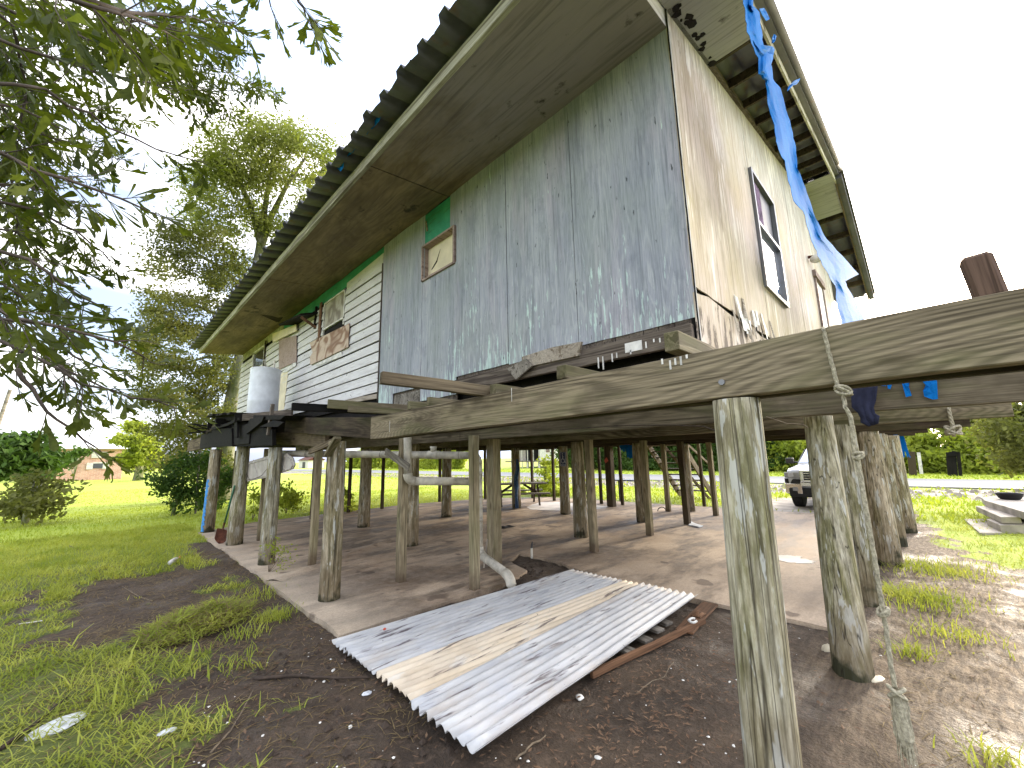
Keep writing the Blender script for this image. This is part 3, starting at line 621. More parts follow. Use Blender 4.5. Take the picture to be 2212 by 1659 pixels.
# rotten platform on the left that carries the tank
plat = thing('rotten_platform', (2.4, 11, 2), 'blackened rotten platform of beams and boards under the white tank', 'platform')
board('beam', (1.98, 14.3, 2.26), (1.98, 8.9, 2.19), .09, .38, 'black_wood', plat)
board('beam', (2.05, 17.2, 2.22), (2.05, 14.1, 2.24), .09, .34, 'beam_brown', plat)['label'] = 'brown beam end poking out on the left'
board('beam', (2.9, 14.0, 2.2), (2.9, 8.4, 2.15), .09, .3, 'black_wood', plat)
for i in range(9):
    y = 9.7+i*.33; z = 2.62+.022*i
    board('deck_board', (1.72+random.uniform(-.12, .12), y+random.uniform(-.05, .05), z), (3.25, y, z+.02), .27, .04, 'black_wood', plat)
board('joist', (1.8, 9.6, 2.53), (3.3, 9.6, 2.55), .05, .16, 'black_wood', plat)
board('joist', (1.75, 11.2, 2.56), (3.3, 11.2, 2.56), .05, .18, 'black_wood', plat); board('joist', (1.8, 12.5, 2.6), (3.3, 12.5, 2.6), .05, .18, 'black_wood', plat)
mb = MB(); mb.slab([at_x(*q_, 1.93) for q_ in ((470, 898), (540, 897), (616, 897), (606, 906), (540, 908), (462, 909))], (.9, 0, 0)); mb.build('charred_board', 'char', plat)
for pl_q, xx, th_ in ((((447, 926), (500, 925), (501, 964), (448, 965)), 1.90, .09), (((500, 918), (545, 920), (588, 928), (588, 962), (502, 965)), 1.96, .06), (((470, 909), (600, 908), (592, 927), (500, 926), (462, 922)), 2.2, .05),
        (((505, 905), (512, 905), (512, 945), (508, 946)), 1.86, .04), (((455, 924), (490, 914), (514, 902), (516, 907), (492, 919), (460, 928)), 1.84, .03), (((560, 922), (590, 908), (612, 912), (600, 922)), 1.9, .04)):
    m_ = MB(); m_.slab([at_x(*q_, xx) for q_ in pl_q], (th_, 0, 0)); m_.build('charred_board', 'char', plat)
mb = MB(); mb.slab([(1.9, 9.0, 2.18), (1.9, 8.0, 2.34), (1.9, 7.9, 2.42), (1.9, 8.9, 2.46)], (.8, 0, 0)); mb.build('broken_plank', 'black_wood', plat)
board('broken_plank', (1.9, 13.2, 2.45), (1.9, 11.4, 2.62), .04, .10, 'beam_dark', plat); board('broken_plank', (1.85, 9.1, 2.5), (2.25, 7.6, 2.47), .04, .13, 'rim', plat)
board('broken_plank', (1.95, 7.75, 2.1), (1.97, 7.7, 2.62), .05, .07, 'rim', plat, up=(0, 1, 0))
for i in range(9):
    y = 12.6+random.random()*1.6; z = 2.42+random.random()*.25; mb = MB(); mb.bar((1.7-random.random()*.15, y, z), (1.9+random.random()*.5, y+random.uniform(-.4, .4), z+random.uniform(-.2, .2)), .03+.05*random.random(), .02); mb.build('splintered_wood', 'black_wood', plat)

# ------------------------------------------------------------------ stilt house
FX, FY, RG = 3.485, 1.244, 10.7           # planes of the long front wall and of the right end wall
house = thing('stilt_house', (8.2, 9.7, 0), 'abandoned wooden house raised on pilings with grey peeling plywood and metal roof', 'house')
# --- pilings and square posts
for (bx_, by_), (tx_, ty_), r0_, r1_ in (((1843, 1455), (1767, 905), .128, .105), ((1876, 1302), (1834, 925), .135, .125), ((1921, 1220), (1879, 937), .165, .14), ((1940, 1178), (1905, 945), .13, .12), ((1958, 1147), (1928, 945), .17, .15)):
    b_ = at_z(bx_, by_, .0); h_ = at_z(tx_, ty_, 1.93)
    if (h_-b_).to_2d().length > .5: h_ = b_+(h_-b_).normalized()*.3
    piling(b_.x, b_.y, 1.95, r0_, r1_, 'piling' if b_.x < 8 else 'piling_brown', house, lean=(h_.x-b_.x, h_.y-b_.y))
for x, y in ((7.17, 5.28), (9.7, 5.26), (9.7, 7.66), (9.85, 9.79), (4.44, 7.32), (4.85, 10.2), (7.2, 9.99), (12.27, 5.15)): piling(x, y, 1.95, .15, .13, 'piling_brown', house)
for x, y, w_, mt in ((3.54, 4.3, .105, 'post_sq'), (3.08, 5.31, .11, 'post_sq'), (4.55, 5.03, .17, 'post_sq'), (6.24, 4.34, .12, 'post_sq'), (8.17, 4.29, .12, 'post_sq'), (9.96, 4.27, .13, 'post_dark'),
      (11.8, 4.27, .12, 'post_sq'), (2.6, 10.29, .1, 'post_sq'), (2.58, 7.18, .1, 'post_sq'), (4.84, 12.64, .1, 'post_sq'), (11.9, 7.5, .22, 'post_dark'), (11.86, 5.6, .12, 'post_sq')): sqpost(x, y, 1.95, w_, mt, house)
for x, y in ((7.0, 13.41), (9.53, 13.67), (12.57, 11.57), (12.27, 10.2), (12.42, 8.23), (12.46, 7.44), (5.86, 13.44), (4.5, 12.77), (13.78, 5.31), (11.2, 12.9), (2.62, 13.2)): sqpost(x, y, 1.98, .09, 'post_dark', house)
# --- beams along Y, joists along X, floor
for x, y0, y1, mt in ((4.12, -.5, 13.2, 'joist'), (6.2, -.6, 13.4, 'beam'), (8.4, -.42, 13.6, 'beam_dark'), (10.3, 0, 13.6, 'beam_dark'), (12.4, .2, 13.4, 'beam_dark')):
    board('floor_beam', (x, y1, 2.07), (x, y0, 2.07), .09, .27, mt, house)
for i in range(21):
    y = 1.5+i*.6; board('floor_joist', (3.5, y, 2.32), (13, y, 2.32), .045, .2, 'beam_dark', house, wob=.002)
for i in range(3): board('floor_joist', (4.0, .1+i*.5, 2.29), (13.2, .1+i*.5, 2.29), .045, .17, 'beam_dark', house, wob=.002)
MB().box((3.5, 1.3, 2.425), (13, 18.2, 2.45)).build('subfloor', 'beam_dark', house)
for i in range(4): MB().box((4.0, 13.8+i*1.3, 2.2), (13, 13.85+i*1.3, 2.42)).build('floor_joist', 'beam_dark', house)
# sagging wire under the floor
mb = MB(); mb.tube([at_x(px, py, 3.9) for px, py in ((1210, 928), (1330, 920), (1450, 918), (1520, 921), (1545, 930))], .006, 5); mb.build('cable', 'darkstick', house)
mb = MB(); mb.tube([at_x(px, py, 3.0) for px, py in ((1655, 900), (1700, 915), (1735, 917), (1745, 924))], .004, 5); mb.build('cable', 'stick', house)
# --- front wall
def wallpiece(name, mat, pts, x=FX, th=.012, parent=house, **k):   # pts (y,z); outer face at x
    mb = MB(); mb.slab([(x, y, z) for y, z in pts], (th, 0, 0)); return mb.build(name, mat, parent, **k)
core = MB().box((3.60, 1.28, 2.46), (3.72, 18.2, 5.78)).build('wall', 'black_wood', house)
ys_ = 1.25
def sheet(y0, y1, z0, z1, dx=0):
    n = 5; bot = [(y1-(y1-y0)*i/n, z0+random.uniform(-.004, .004)) for i in range(n+1)]
    return wallpiece('plywood_sheet', 'facade', [(y0, z1), (y1, z1)]+bot, FX+dx, .012)
sheet(1.25, 2.474, 2.80, 5.79, -.001); sheet(2.484, 3.546, 2.79, 5.79, .003); sheet(3.555, 4.626, 2.80, 5.79, -.003)
sheet(4.637, 5.56, 2.55, 4.57, .003); sheet(4.637, 4.80, 5.165, 5.79, .004); sheet(5.56, 6.43, 2.78, 5.79, -.003); sheet(6.435, 6.95, 2.58, 5.79, .001)
sheet(5.52, 5.562, 4.57, 5.79, .004)
wallpiece('painted_board', 'green', [(4.8, 5.17), (4.8, 5.75), (5.53, 5.75), (5.53, 5.17)], FX+.012, .01)
wallpiece('wall_batten', 'pale_board', [(5.42, 5.42), (5.46, 5.42), (5.50, 5.60), (5.47, 5.62)], FX-.004, .01)
# exposed blocks and shingles between sheets and rim
mb = MB()
for i in range(22):
    y = 1.3+i*.15; mb.box((FX+.004+random.random()*.01, y, 2.66), (FX+.05, y+.142, 2.80))
mb.build('foundation_shingles', 'rim', house)
wallpiece('wall_patch', 'slat', [(5.6, 2.5), (6.42, 2.5), (6.42, 2.74), (5.6, 2.74)], FX+.02, .02)
MB().box((FX+.03, 4.64, 2.46), (FX+.05, 6.95, 2.8)).build('wall_patch', 'rim', house)
board('rim_board', (3.42, 4.62, 2.64), (3.42, 1.27, 2.64), .06, .17, 'rim', house)
for px, py, l in ((1292, 772, .11), (1302, 770, .13), (1322, 764, .08), (1332, 762, .05), (1362, 756, .04), (1395, 738, .06), (1412, 732, .03), (1425, 730, .04)):
    q = at_x(px, py, 3.385); MB().box((3.382, q.y-.006, q.z-l), (3.388, q.y+.006, q.z)).build('paint_drip', 'white', house)
q = at_x(1369, 745, 3.385); mb = MB(); mb.box((3.382, q.y-.08, q.z-.06), (3.388, q.y+.09, q.z+.03)); mb.build('paint_drip', 'white', house)
wallpiece('scrap_board', 'pale_board', [(3.20, 2.67), (2.40, 2.66), (2.36, 2.80), (2.75, 2.82), (3.2, 2.80)], 3.36, .03)
wallpiece('scrap_board', 'slat', [(3.42, 2.69), (3.12, 2.76), (3.02, 2.66), (3.28, 2.54)], 3.33, .025)
# small boxed opening
mb = MB(); x0, x1 = FX-.03, FX+.10
for a, b in (((4.68, 4.545), (5.55, 4.575)), ((4.68, 5.145), (5.55, 5.175)), ((4.66, 4.545), (4.69, 5.175)), ((5.53, 4.545), (5.56, 5.175))): mb.box((x0, a[0], a[1]), (x1, b[0], b[1]))
w1 = MB().box((FX+.092, 4.68, 4.56), (FX+.10, 5.55, 5.17)).build('window', 'cream_ply', house); w1['label'] = 'small square opening boarded with cream panel'
mb.build('frame', 'pink_ply', w1)
MB().slab([(FX+.086, 5.28, 4.86), (FX+.086, 5.18, 5.02), (FX+.086, 5.27, 4.83), (FX+.086, 5.42, 4.74), (FX+.086, 5.42, 4.76)], (.004, 0, 0)).build('crack', 'black_wood', w1)
# --- clapboard
HOLES = [(8.66, 9.92, 4.60, 5.43), (14.95, 16.5, 4.80, 5.48)]
mb = MB(); z = 2.86; i = 0
while z < 5.30:
    z1 = min(z+.197, 5.38); segs = [(6.97, 18.25)]
    for a, b, c, d in HOLES:
        if z1 > c+.03 and z < d-.03:
            segs = [q for s_ in segs for q in (((s_[0], min(a, s_[1])), (max(b, s_[0]), s_[1])) if s_[0] < a and s_[1] > b else (s_,))]
    cuts = []
    for a, b in segs:
        y = a
        while y < b-.05:
            e = min(b, y+random.uniform(1.6, 3.9)); e = b if b-e < .4 else e; cuts.append((y, e)); y = e
    for a, b in cuts:
        dz = random.uniform(-.006, .006); dx = random.uniform(-.004, .004); lo = FX-.020+dx; zb = z+dz+random.uniform(.010, .020)
        dz2 = random.uniform(-.008, .008)
        mb.add([(lo, a+.002, zb), (lo, b-.002, zb+dz2), (FX+.004+dx, b-.002, z1+dz*.5), (FX+.004+dx, a+.002, z1+dz*.5), (lo+.03, a+.002, zb), (lo+.03, b-.002, zb+dz2), (FX+.03, b-.002, z1), (FX+.03, a+.002, z1)],
               [(0, 1, 2, 3), (4, 5, 1, 0), (0, 3, 7, 4), (1, 5, 6, 2)])
    z = z1-.0001 if z1 < 5.38 else 6; i += 1
mb.build('clapboard', 'siding', house)
MB().box((FX+.034, 6.95, 2.7), (FX+.05, 18.25, 5.79)).build('sheathing', 'black_wood', house)
wallpiece('clapboard', 'siding', [(6.97, 5.38), (8.64, 5.38), (8.64, 5.55), (6.97, 5.62)], FX+.0, .02)
wallpiece('frieze', 'green', [(6.95, 5.50), (14.2, 5.45), (14.2, 5.77), (6.95, 5.78)], FX+.022, .01)
wallpiece('frieze', 'fascia', [(13.2, 5.5), (18.25, 5.5), (18.25, 5.76), (13.2, 5.76)], FX+.012, .01)
board('corner_trim', (FX-.005, 6.97, 2.72), (FX-.005, 6.965, 5.4), .02, .03, 'rim', house, up=(1, 0, 0))
board('sill_plank', (3.5, 8.9, 2.88), (3.47, 6.97, 2.80), .03, .09, 'pale_board', house)
# cream vertical trim where boards are missing
wallpiece('trim', 'cream_ply', [(12.45, 3.0), (12.95, 3.0), (13.05, 4.15), (12.3, 4.25)], FX-.02, .008)
wallpiece('trim', 'cream_ply', [(13.0, 4.2), (13.2, 4.2), (13.25, 5.55), (13.1, 5.55)], FX-.022, .01)
# middle window: white frame, swirling plywood behind the upper sash, dark gap, plywood sheet nailed over the lower half
w2 = MB().box((FX+.028, 8.68, 4.6), (FX+.032, 9.9, 5.43)).build('window', 'black_wood', house); w2['label'] = 'white framed window half covered by a swirling plywood sheet'
mb = MB()
for a, b in (((8.68, 4.74), (9.9, 4.775)), ((8.68, 5.395), (9.9, 5.43)), ((8.68, 4.6), (8.715, 5.43)), ((9.865, 4.6), (9.9, 5.43))): mb.box((FX-.022, a[0], a[1]), (FX+.02, b[0], b[1]))
mb.build('frame', 'white', w2, bevel=.003)
MB().box((FX+.006, 8.7, 4.77), (FX+.012, 9.88, 5.40)).build('pane', 'swirl_grey', w2)
wallpiece('cover_sheet', 'swirl', [(10.65, 4.60), (8.3, 4.52), (8.31, 4.0), (9.6, 3.99), (10.5, 4.0), (10.58, 4.2), (10.4, 4.3)], FX-.045, .014, w2)
wallpiece('sill', 'white', [(10.2, 3.96), (8.66, 3.975), (8.62, 3.86), (9.3, 3.88), (10.1, 3.9)], FX-.035, .016, w2)
board('side_trim', (FX-.03, 10.07, 4.5), (FX-.03, 10.07, 5.5), .12, .03, 'brown_trim', w2, up=(1, 0, 0))
# boarded opening and crooked plank
wallpiece('cover_board', 'pink_ply', [(13.4, 5.3), (11.76, 5.05), (11.6, 4.27), (12.0, 4.3), (13.14, 4.33)], FX-.04, .014)
wallpiece('cover_board', 'cream_ply', [(13.96, 5.6), (11.71, 5.34), (11.63, 5.14), (13.84, 5.30)], FX-.09, .03)
wallpiece('cover_board', 'white', [(12.9, 4.2), (11.65, 4.3), (11.62, 4.18), (12.4, 4.13)], FX-.04, .016)
# small dark awning shelf
sh = MB().slab([(FX, 12.2, 5.46), (FX-.38, 12.2, 5.36), (FX-.38, 10.4, 5.18), (FX, 10.3, 5.28)], (0, 0, .05)).build('awning', 'black_wood', house); sh['label'] = 'small dark broken awning below the soffit'
board('bracket', (FX-.02, 10.42, 4.92), (FX-.02, 10.42, 5.5), .06, .05, 'black_wood', sh, up=(1, 0, 0)); board('bracket', (FX-.36, 10.42, 5.15), (FX, 10.4, 4.95), .05, .06, 'brown_trim', sh)
# left window
w3 = MB().box((FX+.012, 14.98, 4.80), (FX+.018, 16.48, 5.48)).build('window', 'glass', house); w3['label'] = 'white framed glass window above the white tank'
mb = MB()
for a, b in (((14.95, 4.78), (16.5, 4.83)), ((14.95, 5.44), (16.5, 5.5)), ((14.95, 4.78), (15.05, 5.5)), ((16.38, 4.78), (16.5, 5.5))): mb.box((FX-.03, a[0], a[1]), (FX+.02, b[0], b[1]))
mb.build('frame', 'white', w3, bevel=.003)
board('side_trim', (FX-.03, 14.9, 4.75), (FX-.03, 14.9, 5.6), .1, .03, 'beam_dark', w3, up=(1, 0, 0))

# --- right end wall with gable
ZS = lambda x: 5.97+(x-3.485)*.2 if x < RG else 5.97+(RG-3.485)*.2-(x-RG)*.36   # underside of rake soffit
def epiece(name, mat, pts, y=FY, th=.012, parent=house, **k):   # pts (x,z); outer face at y
    mb = MB(); mb.slab([(x, y, z) for x, z in pts], (0, th, 0)); return mb.build(name, mat, parent, **k)
seams = [3.478, 4.52, 5.92, 7.14, 8.4, 9.62, 10.3, 11.2, 12.2, 13.1]; WH = (5.93, 7.12, 3.80, 5.52)
for i in range(len(seams)-1):
    a, b = seams[i]+.003, seams[i+1]-.003; dy = random.uniform(-.002, .003)
    if abs(a-5.923) < .01:
        epiece('plywood_sheet', 'tan', [(a, 5.52), (b, 5.52), (b, ZS(b)), (a, ZS(a))], FY+dy); epiece('plywood_sheet', 'tan', [(a, 3.1), (b, 3.1), (b, 3.8), (a, 3.8)], FY+dy)
    elif abs(a-10.303) < .01: epiece('plywood_sheet', 'tan', [(a, 5.3), (b, 5.3), (b, ZS(b)), (a, ZS(a))], FY+dy)
    else:
        m_ = [(a, ZS(a))] if not (a < RG < b) else [(a, ZS(a)), ]
        top = [(b, ZS(b))] + ([(RG, ZS(RG))] if a < RG < b else []) + [(a, ZS(a))]
        n = 7; jag = [(a+(b-a)*k/n, 3.075+random.uniform(-.012, .02)) for k in range(n+1)]
        epiece('plywood_sheet', 'tan', jag+top, FY+dy)
    bj = [(a+(b-a)*k/6, 3.05+random.uniform(-.03, .03)) for k in range(7)][::-1]
    epiece('skirt_sheet', 'tan', [(a, 2.46), (b, 2.46)]+bj, FY+.008+dy)
MB().slab([(3.49, FY+.03, 2.46), (13.1, FY+.03, 2.46), (13.1, FY+.03, ZS(13.1)), (RG, FY+.03, ZS(RG)), (3.49, FY+.03, ZS(3.49))], (0, .08, 0)).build('wall', 'black_wood', house)
for i in range(34):   # torn, peeling wood flaps at the rotten joint
    mb = MB()
    x = random.choice([random.gauss(4.8, .2), random.gauss(4.9, .25), random.gauss(5.6, .2), random.gauss(7.4, .25)]); z_ = 3.0+random.uniform(-.12, .22); l = random.uniform(.08, .34); wd = random.uniform(.015, .075)
    mb.add([(x, FY-.004, z_+l/2), (x+wd, FY-.006, z_+l/2), (x+wd*.6+random.uniform(-.02, .02), FY-random.uniform(.01, .05), z_-l/2), (x-.3*wd, FY-random.uniform(.01, .04), z_-l/2)], [(0, 1, 2, 3)]); mb.build('peeling_flap', 'shell' if i % 2 else 'pale_board', house, solid=.003)
for i in range(12):
    mb = MB(); x = random.choice([random.gauss(5.0, .25), random.gauss(7.4, .15)]); z_ = 3.02+random.uniform(-.08, .1); mb.add([(x, FY-.003, z_), (x+.05, FY-.003, z_+.02), (x+.03, FY-.003, z_-.09), (x-.01, FY-.003, z_-.05)], [(0, 1, 2, 3)]); mb.build('rot_hole', 'black_wood', house, solid=.001)
mb = MB(); 
for i in range(40):
    t = i/39; z_ = 2.5+3.4*t
    mb.box((FX-.013-.006*random.random(), FY-.012, z_), (FX+.004, FY-.002+.001, z_+.087))
mb.build('corner_edge', 'black_wood', house)
board('corner_trim', (FX-.004, FY-.010, 2.5), (FX-.004, FY-.010, 5.95), .012, .01, 'white', house, up=(1, 0, 0), wob=.003)
# tall window of the end wall
w4 = MB().box((5.97, FY+.018, 4.73), (7.08, FY+.022, 5.49)).build('window', 'steel_dark', house); w4['label'] = 'tall aluminium sash window in the tan end wall'
MB().box((5.97, FY+.010, 3.83), (7.08, FY+.014, 4.70)).build('pane', 'glass_bright', w4)
mb = MB(); mb.grid(lambda u, v_: (6.0+.42*u, FY+.006+.006*math.sin(u*30), 4.75+.7*v_), 24, 2); mb.build('curtain', 'curtain', w4)
mb = MB()
for a, b in (((5.93, 3.78), (5.975, 5.53)), ((7.085, 3.78), (7.13, 5.53)), ((5.975, 3.78), (7.085, 3.825)), ((5.975, 5.485), (7.085, 5.53)), ((5.975, 4.69), (7.085, 4.74))): mb.box((a[0], FY-.04, a[1]), (b[0], FY+.02, b[1]))
mb.build('frame', 'alu', w4, bevel=.004)
# door and porch lamp
d_ = MB().box((10.33, FY-.01, 2.5), (11.17, FY+.02, 5.24)).build('door', 'white', house); d_['label'] = 'narrow pale door at the far end of the tan wall'
mb = MB(); mb.box((10.27, FY-.035, 2.5), (10.345, FY, 5.28)); mb.box((11.15, FY-.035, 2.5), (11.23, FY, 5.28)); mb.box((10.2, FY-.06, 5.26), (11.3, FY, 5.4)); mb.build('frame', 'pink_ply', d_)
mb = MB(); c0 = G(9.95, FY-.14, 5.52)
mb.grid(lambda u, v_: tuple(c0+G(.12*math.cos(u*2*math.pi)*math.sin(v_*math.pi), .12*math.sin(u*2*math.pi)*math.sin(v_*math.pi), .085*math.cos(v_*math.pi))), 16, 8); lm = mb.build('porch_lamp', 'white', house, smooth=True)
MB().tube([(9.95, FY, 5.60), (9.95, FY-.10, 5.58)], .03, 8).build('bracket', 'rust', lm)

# --- front eave: fascia, soffit, box end
E0, E1 = 1.25, 18.25
mb = MB()
sof = [(1.25, 4.84), (4.862, 9.69), (9.715, 14.49), (14.51, 18.25)]
for i, (a, b) in enumerate(sof):
    for (xa, xb, za, zb) in ((2.185, 3.49, 5.62, 5.775),):
        m_ = MB(); m_.grid(lambda u, v_: (xa+(xb-xa)*u, a+(b-a)*v_, za+(zb-za)*u+.004*fn(xa+u*1.3, a+(b-a)*v_, .9, i)-(.02*abs(math.sin(3*math.pi*v_))**6 if i in (1, 2) else 0)), 6, 24)
        m_.build('soffit', 'soffit', house, solid=.01)
board('fascia', (2.155, E1, 5.665), (2.155, .60, 5.665), .055, .15, 'fascia', house)
mb = MB(); mb.slab([(2.2, 1.262, 5.61), (3.5, 1.262, 5.77), (3.5, 1.262, 6.0), (2.2, 1.262, 5.8)], (0, -.012, 0)); mb.build('soffit_end', 'siding', house)
mb = MB(); mb.slab([(3.35, 13.2, 5.752), (2.6, 12.4, 5.662), (2.9, 11.6, 5.70), (3.3, 12.6, 5.745)], (0, 0, -.004)); mb.build('bare_patch', 'beam_dark', house)
wp = [(lambda q: (q.y, q.x))(at_z(px, py, 5.69)) for px, py in ((658, 527), (672, 512), (688, 509), (723, 502), (728, 514), (738, 522), (735, 532), (775, 556), (768, 562), (742, 553), (722, 560), (708, 553), (690, 543), (692, 532), (668, 530))]
mb = MB(); mb.slab([(x, y, 5.617+(x-2.185)*.1188) for y, x in wp], (0, 0, -.004)); mb.build('bare_patch', 'steel_dark', house)
mb = MB(); mb.slab([(lambda q: (q.x, q.y, 5.615+(q.x-2.185)*.1188))(at_z(px, py, 5.69)) for px, py in ((606, 577), (640, 587), (668, 597), (664, 600), (636, 591))], (0, 0, -.004)); mb.build('soffit_crack', 'char', house)
# --- rake overhang with ladder framing
RY = .65
def rz(x, d=0): return ZS(x)+d
def rake_panel(x0, x1, name='rake_soffit', mat='soffit_grey'):
    m_ = MB(); m_.slab([(x0, FY-.002, rz(x0)), (x1, FY-.002, rz(x1)), (x1, RY+.02, rz(x1)), (x0, RY+.02, rz(x0))], (0, 0, .01)); return m_.build(name, mat, house)
rake_panel(2.2, 4.66); rake_panel(RG-.6, RG); rake_panel(RG, RG+.9)
x = 4.68
while x < 14.8:
    if not (RG-.6 < x < RG+.9):
        MB().slab([(x, FY, rz(x)+.005), (x+.045, FY, rz(x+.045)+.005), (x+.045, FY, rz(x)+.13), (x, FY, rz(x)+.13)], (0, -(FY-RY), 0)).build('lookout', 'beam_dark', house)  # dark wood colour stands in for shade in the rafter bays
    x += .64
def rake_board(name, mat, x0, x1, y, dz, h, th):
    pts = [x0]+([RG] if x0 < RG < x1 else [])+[x1]
    m_ = MB(); m_.slab([(q, y, rz(q)+dz) for q in pts]+[(q, y, rz(q)+dz+h) for q in pts[::-1]], (0, th, 0)); return m_.build(name, mat, house)
rake_board('rake_fascia', 'fascia', 2.16, RG+.05, RY, -.01, .15, .025); rake_board('rake_fascia', 'beam_brown', RG+.05, 15, RY-.0, -.02, .15, .025)
rake_board('wall_ledger', 'rim', 3.5, 13.1, FY-.04, -.0, .09, .035)
rake_board('drip_edge', 'roof', 1.95, RG-.02, RY-.07, .12, .05, .07); rake_board('drip_edge', 'roof', RG+.0, 15.1, RY-.11, .04, .13, .11)
# flaking paint rags along the grey rake soffit
for i in range(16):
    mb = MB(); x = random.uniform(2.9, 4.7); y = FY-.05-abs(random.gauss(0, .05)); s_ = random.uniform(.02, .07); pts = [(x+s_*math.cos(a)*random.uniform(.5, 1.3), y+s_*.7*math.sin(a)*random.uniform(.5, 1.3)) for a in [k*1.05 for k in range(6)]]
    mb.slab([(px_, py_, rz(px_)-.003) for px_, py_ in pts], (0, 0, .002)); mb.build('bare_patch', 'black_wood', house)
# --- ribbed metal roof (front slope, back slope)
def prof(y):      # ribs 0.4 m apart
    t = (y-2.67) % .4
    d = abs(t-.0) if t < .2 else abs(t-.4)
    return .055*(1-ss(.055, .075, d)) + .005*(1 if abs(((y-2.67) % .4)-.2) < .02 else 0)
yy = []; y = .5
k0 = math.floor((.5-2.67)/.4)
for k in range(k0, 42):
    for d in (-.075, -.055, .055, .075, .185, .2, .215):
        q = 2.67+k*.4+d
        if .5 <= q <= 18.4: yy.append(q)
yy = sorted(set([.5]+yy+[18.4])); V = []
for xi in range(17):
    t = xi/16
    for j, y in enumerate(yy):
        x = 1.86+(RG-1.86)*t
        if xi == 0: x += .012*math.sin(y*7)+(-.03 if prof(y) > .02 else 0)+random.uniform(-.006, .006)
        V.append((x, y, 5.755+(RG-1.86)*t*.2075+prof(y)+.006*noise.noise(Vector((x, y*.7, 0)))))
n = len(yy); Fc = [(i*n+j, i*n+j+1, (i+1)*n+j+1, (i+1)*n+j) for i in range(16) for j in range(n-1)]
o = npmesh('roof', V, Fc, 'roof', house); md = o.modifiers.new('s', 'SOLIDIFY'); md.thickness = .004
V2 = [(RG+(15.1-RG)*i/4, y, 7.59-((15.1-RG)*i/4)*.36+prof(y)) for i in range(5) for y in yy]
Fc = [(i*n+j, i*n+j+1, (i+1)*n+j+1, (i+1)*n+j) for i in range(4) for j in range(n-1)]; npmesh('roof', V2, Fc, 'roof', house)
MB().slab([(2.2, 18.25, 5.8), (RG, 18.25, 7.5), (14.4, 18.25, 5.8)], (0, -.03, 0)).build('gable_end', 'siding', house)
MB().box((3.5, 18.2, 2.5), (13, 18.24, 5.8)).build('wall', 'siding', house); MB().box((12.96, 1.3, 2.5), (13, 18.2, 5.8)).build('wall', 'siding', house)
# --- posts painted blue, straps

# ------------------------------------------------------------------ blue tarp
def zr(x, y): return ((x/1.659+1900)/1.38879, (y/1.659)/1.38879)
TL = [((548,-40),(588,-40)),((553,20),(592,30)),((565,100),(618,60)),((572,160),(632,150)),((590,215),(640,225)),((625,290),(698,245)),((627,368),(682,320)),((660,400),(690,395)),((668,455),(725,440)),((672,520),(745,515)),
      ((697,590),(772,600)),((716,690),(792,690)),((722,742),(806,760)),((755,800),(812,840)),((775,900),(828,880)),((800,1000),(860,960)),((850,1050),(890,1060)),((872,1130),(925,1130)),((892,1200),(955,1190)),((915,1250),(1035,1275)),((945,1320),(1117,1365)),((985,1385),(1048,1400)),((1015,1440),(1065,1440)),((1015,1500),(1105,1510)),((1040,1600),(1150,1597)),((1040,1680),(1170,1680))]
tw = []
mb = MB(); NU = 6
rows = []
for i in range(len(TL)-1):
    for s_ in range(3):
        t = s_/3; L_ = [TL[i][0][k]*(1-t)+TL[i+1][0][k]*t for k in (0, 1)]; R_ = [TL[i][1][k]*(1-t)+TL[i+1][1][k]*t for k in (0, 1)]; rows.append((L_, R_))
vs = []
for i, (a, b) in enumerate(rows):
    a = (a[0]-5+random.uniform(-4, 4), a[1]); b = (b[0]+5+random.uniform(-3, 3), b[1])
    for j in range(NU+1):
        t = j/NU; px, py = a[0]*(1-t)+b[0]*t, a[1]*(1-t)+b[1]*t
        y = .60+.014*math.sin(t*5+i*.12)+.006*math.sin(i*.5+t*3)+.008*noise.noise(Vector((i*.4, j*.8, 0)))
        vs.append(at_y(*zr(px, py), y))
mb.add(vs, [(i*(NU+1)+j, i*(NU+1)+j+1, (i+1)*(NU+1)+j+1, (i+1)*(NU+1)+j) for i in range(len(rows)-1) for j in range(NU)])
tp = mb.build('tarp', 'tarp', None, smooth=False, solid=.003); tag(tp, 'long torn blue tarp hanging down along the gable end of the roof', 'tarp')
def scrap(name, pts, fx, label, parent=None, mat='tarp', group=None, nz=.02):
    m_ = MB(); c_ = [sum(p[k] for p in pts)/len(pts) for k in (0, 1)]; n_ = len(pts); vs = [fx(*c_)]; 
    mid = []
    for p in pts: vs.append(fx(*p))
    for p in pts: q = fx((p[0]+c_[0])/2, (p[1]+c_[1])/2); mid.append(q+Vector((random.uniform(-nz, nz), random.uniform(-nz, nz), 0)))
    vs += mid
    fs = [(0, 1+n_+i, 1+n_+(i+1) % n_) for i in range(n_)] + [(1+n_+i, 1+i, 1+(i+1) % n_, 1+n_+(i+1) % n_) for i in range(n_)]
    m_.add(vs, fs); o = m_.build(name, mat, parent, origin=fx(*c_), solid=.002)
    return tag(o, label, 'tarp scrap' if mat == 'tarp' else 'cloth', group)
fy = lambda x, y: at_y(*zr(x, y), .44)
scrap('tarp_scrap', [(765,455),(775,425),(800,402),(830,390),(812,420),(795,425)], fy, 'pointed blue tarp scrap sticking up past the roof edge')
scrap('tarp_scrap', [(690,190),(700,170),(712,180),(705,205),(695,215)], fy, 'tiny blue tarp scrap on the gable roof edge, middle one')
scrap('tarp_scrap', [(625,45),(650,40),(662,60),(678,95),(660,105),(640,75)], fy, 'small blue tarp scrap at the top of the gable roof edge')
scrap('tarp_scrap', [(638,225),(698,236),(698,272),(660,262),(640,245)], lambda x, y: at_y(*zr(x, y), .5), 'folded blue tarp flap on the upper gable edge')
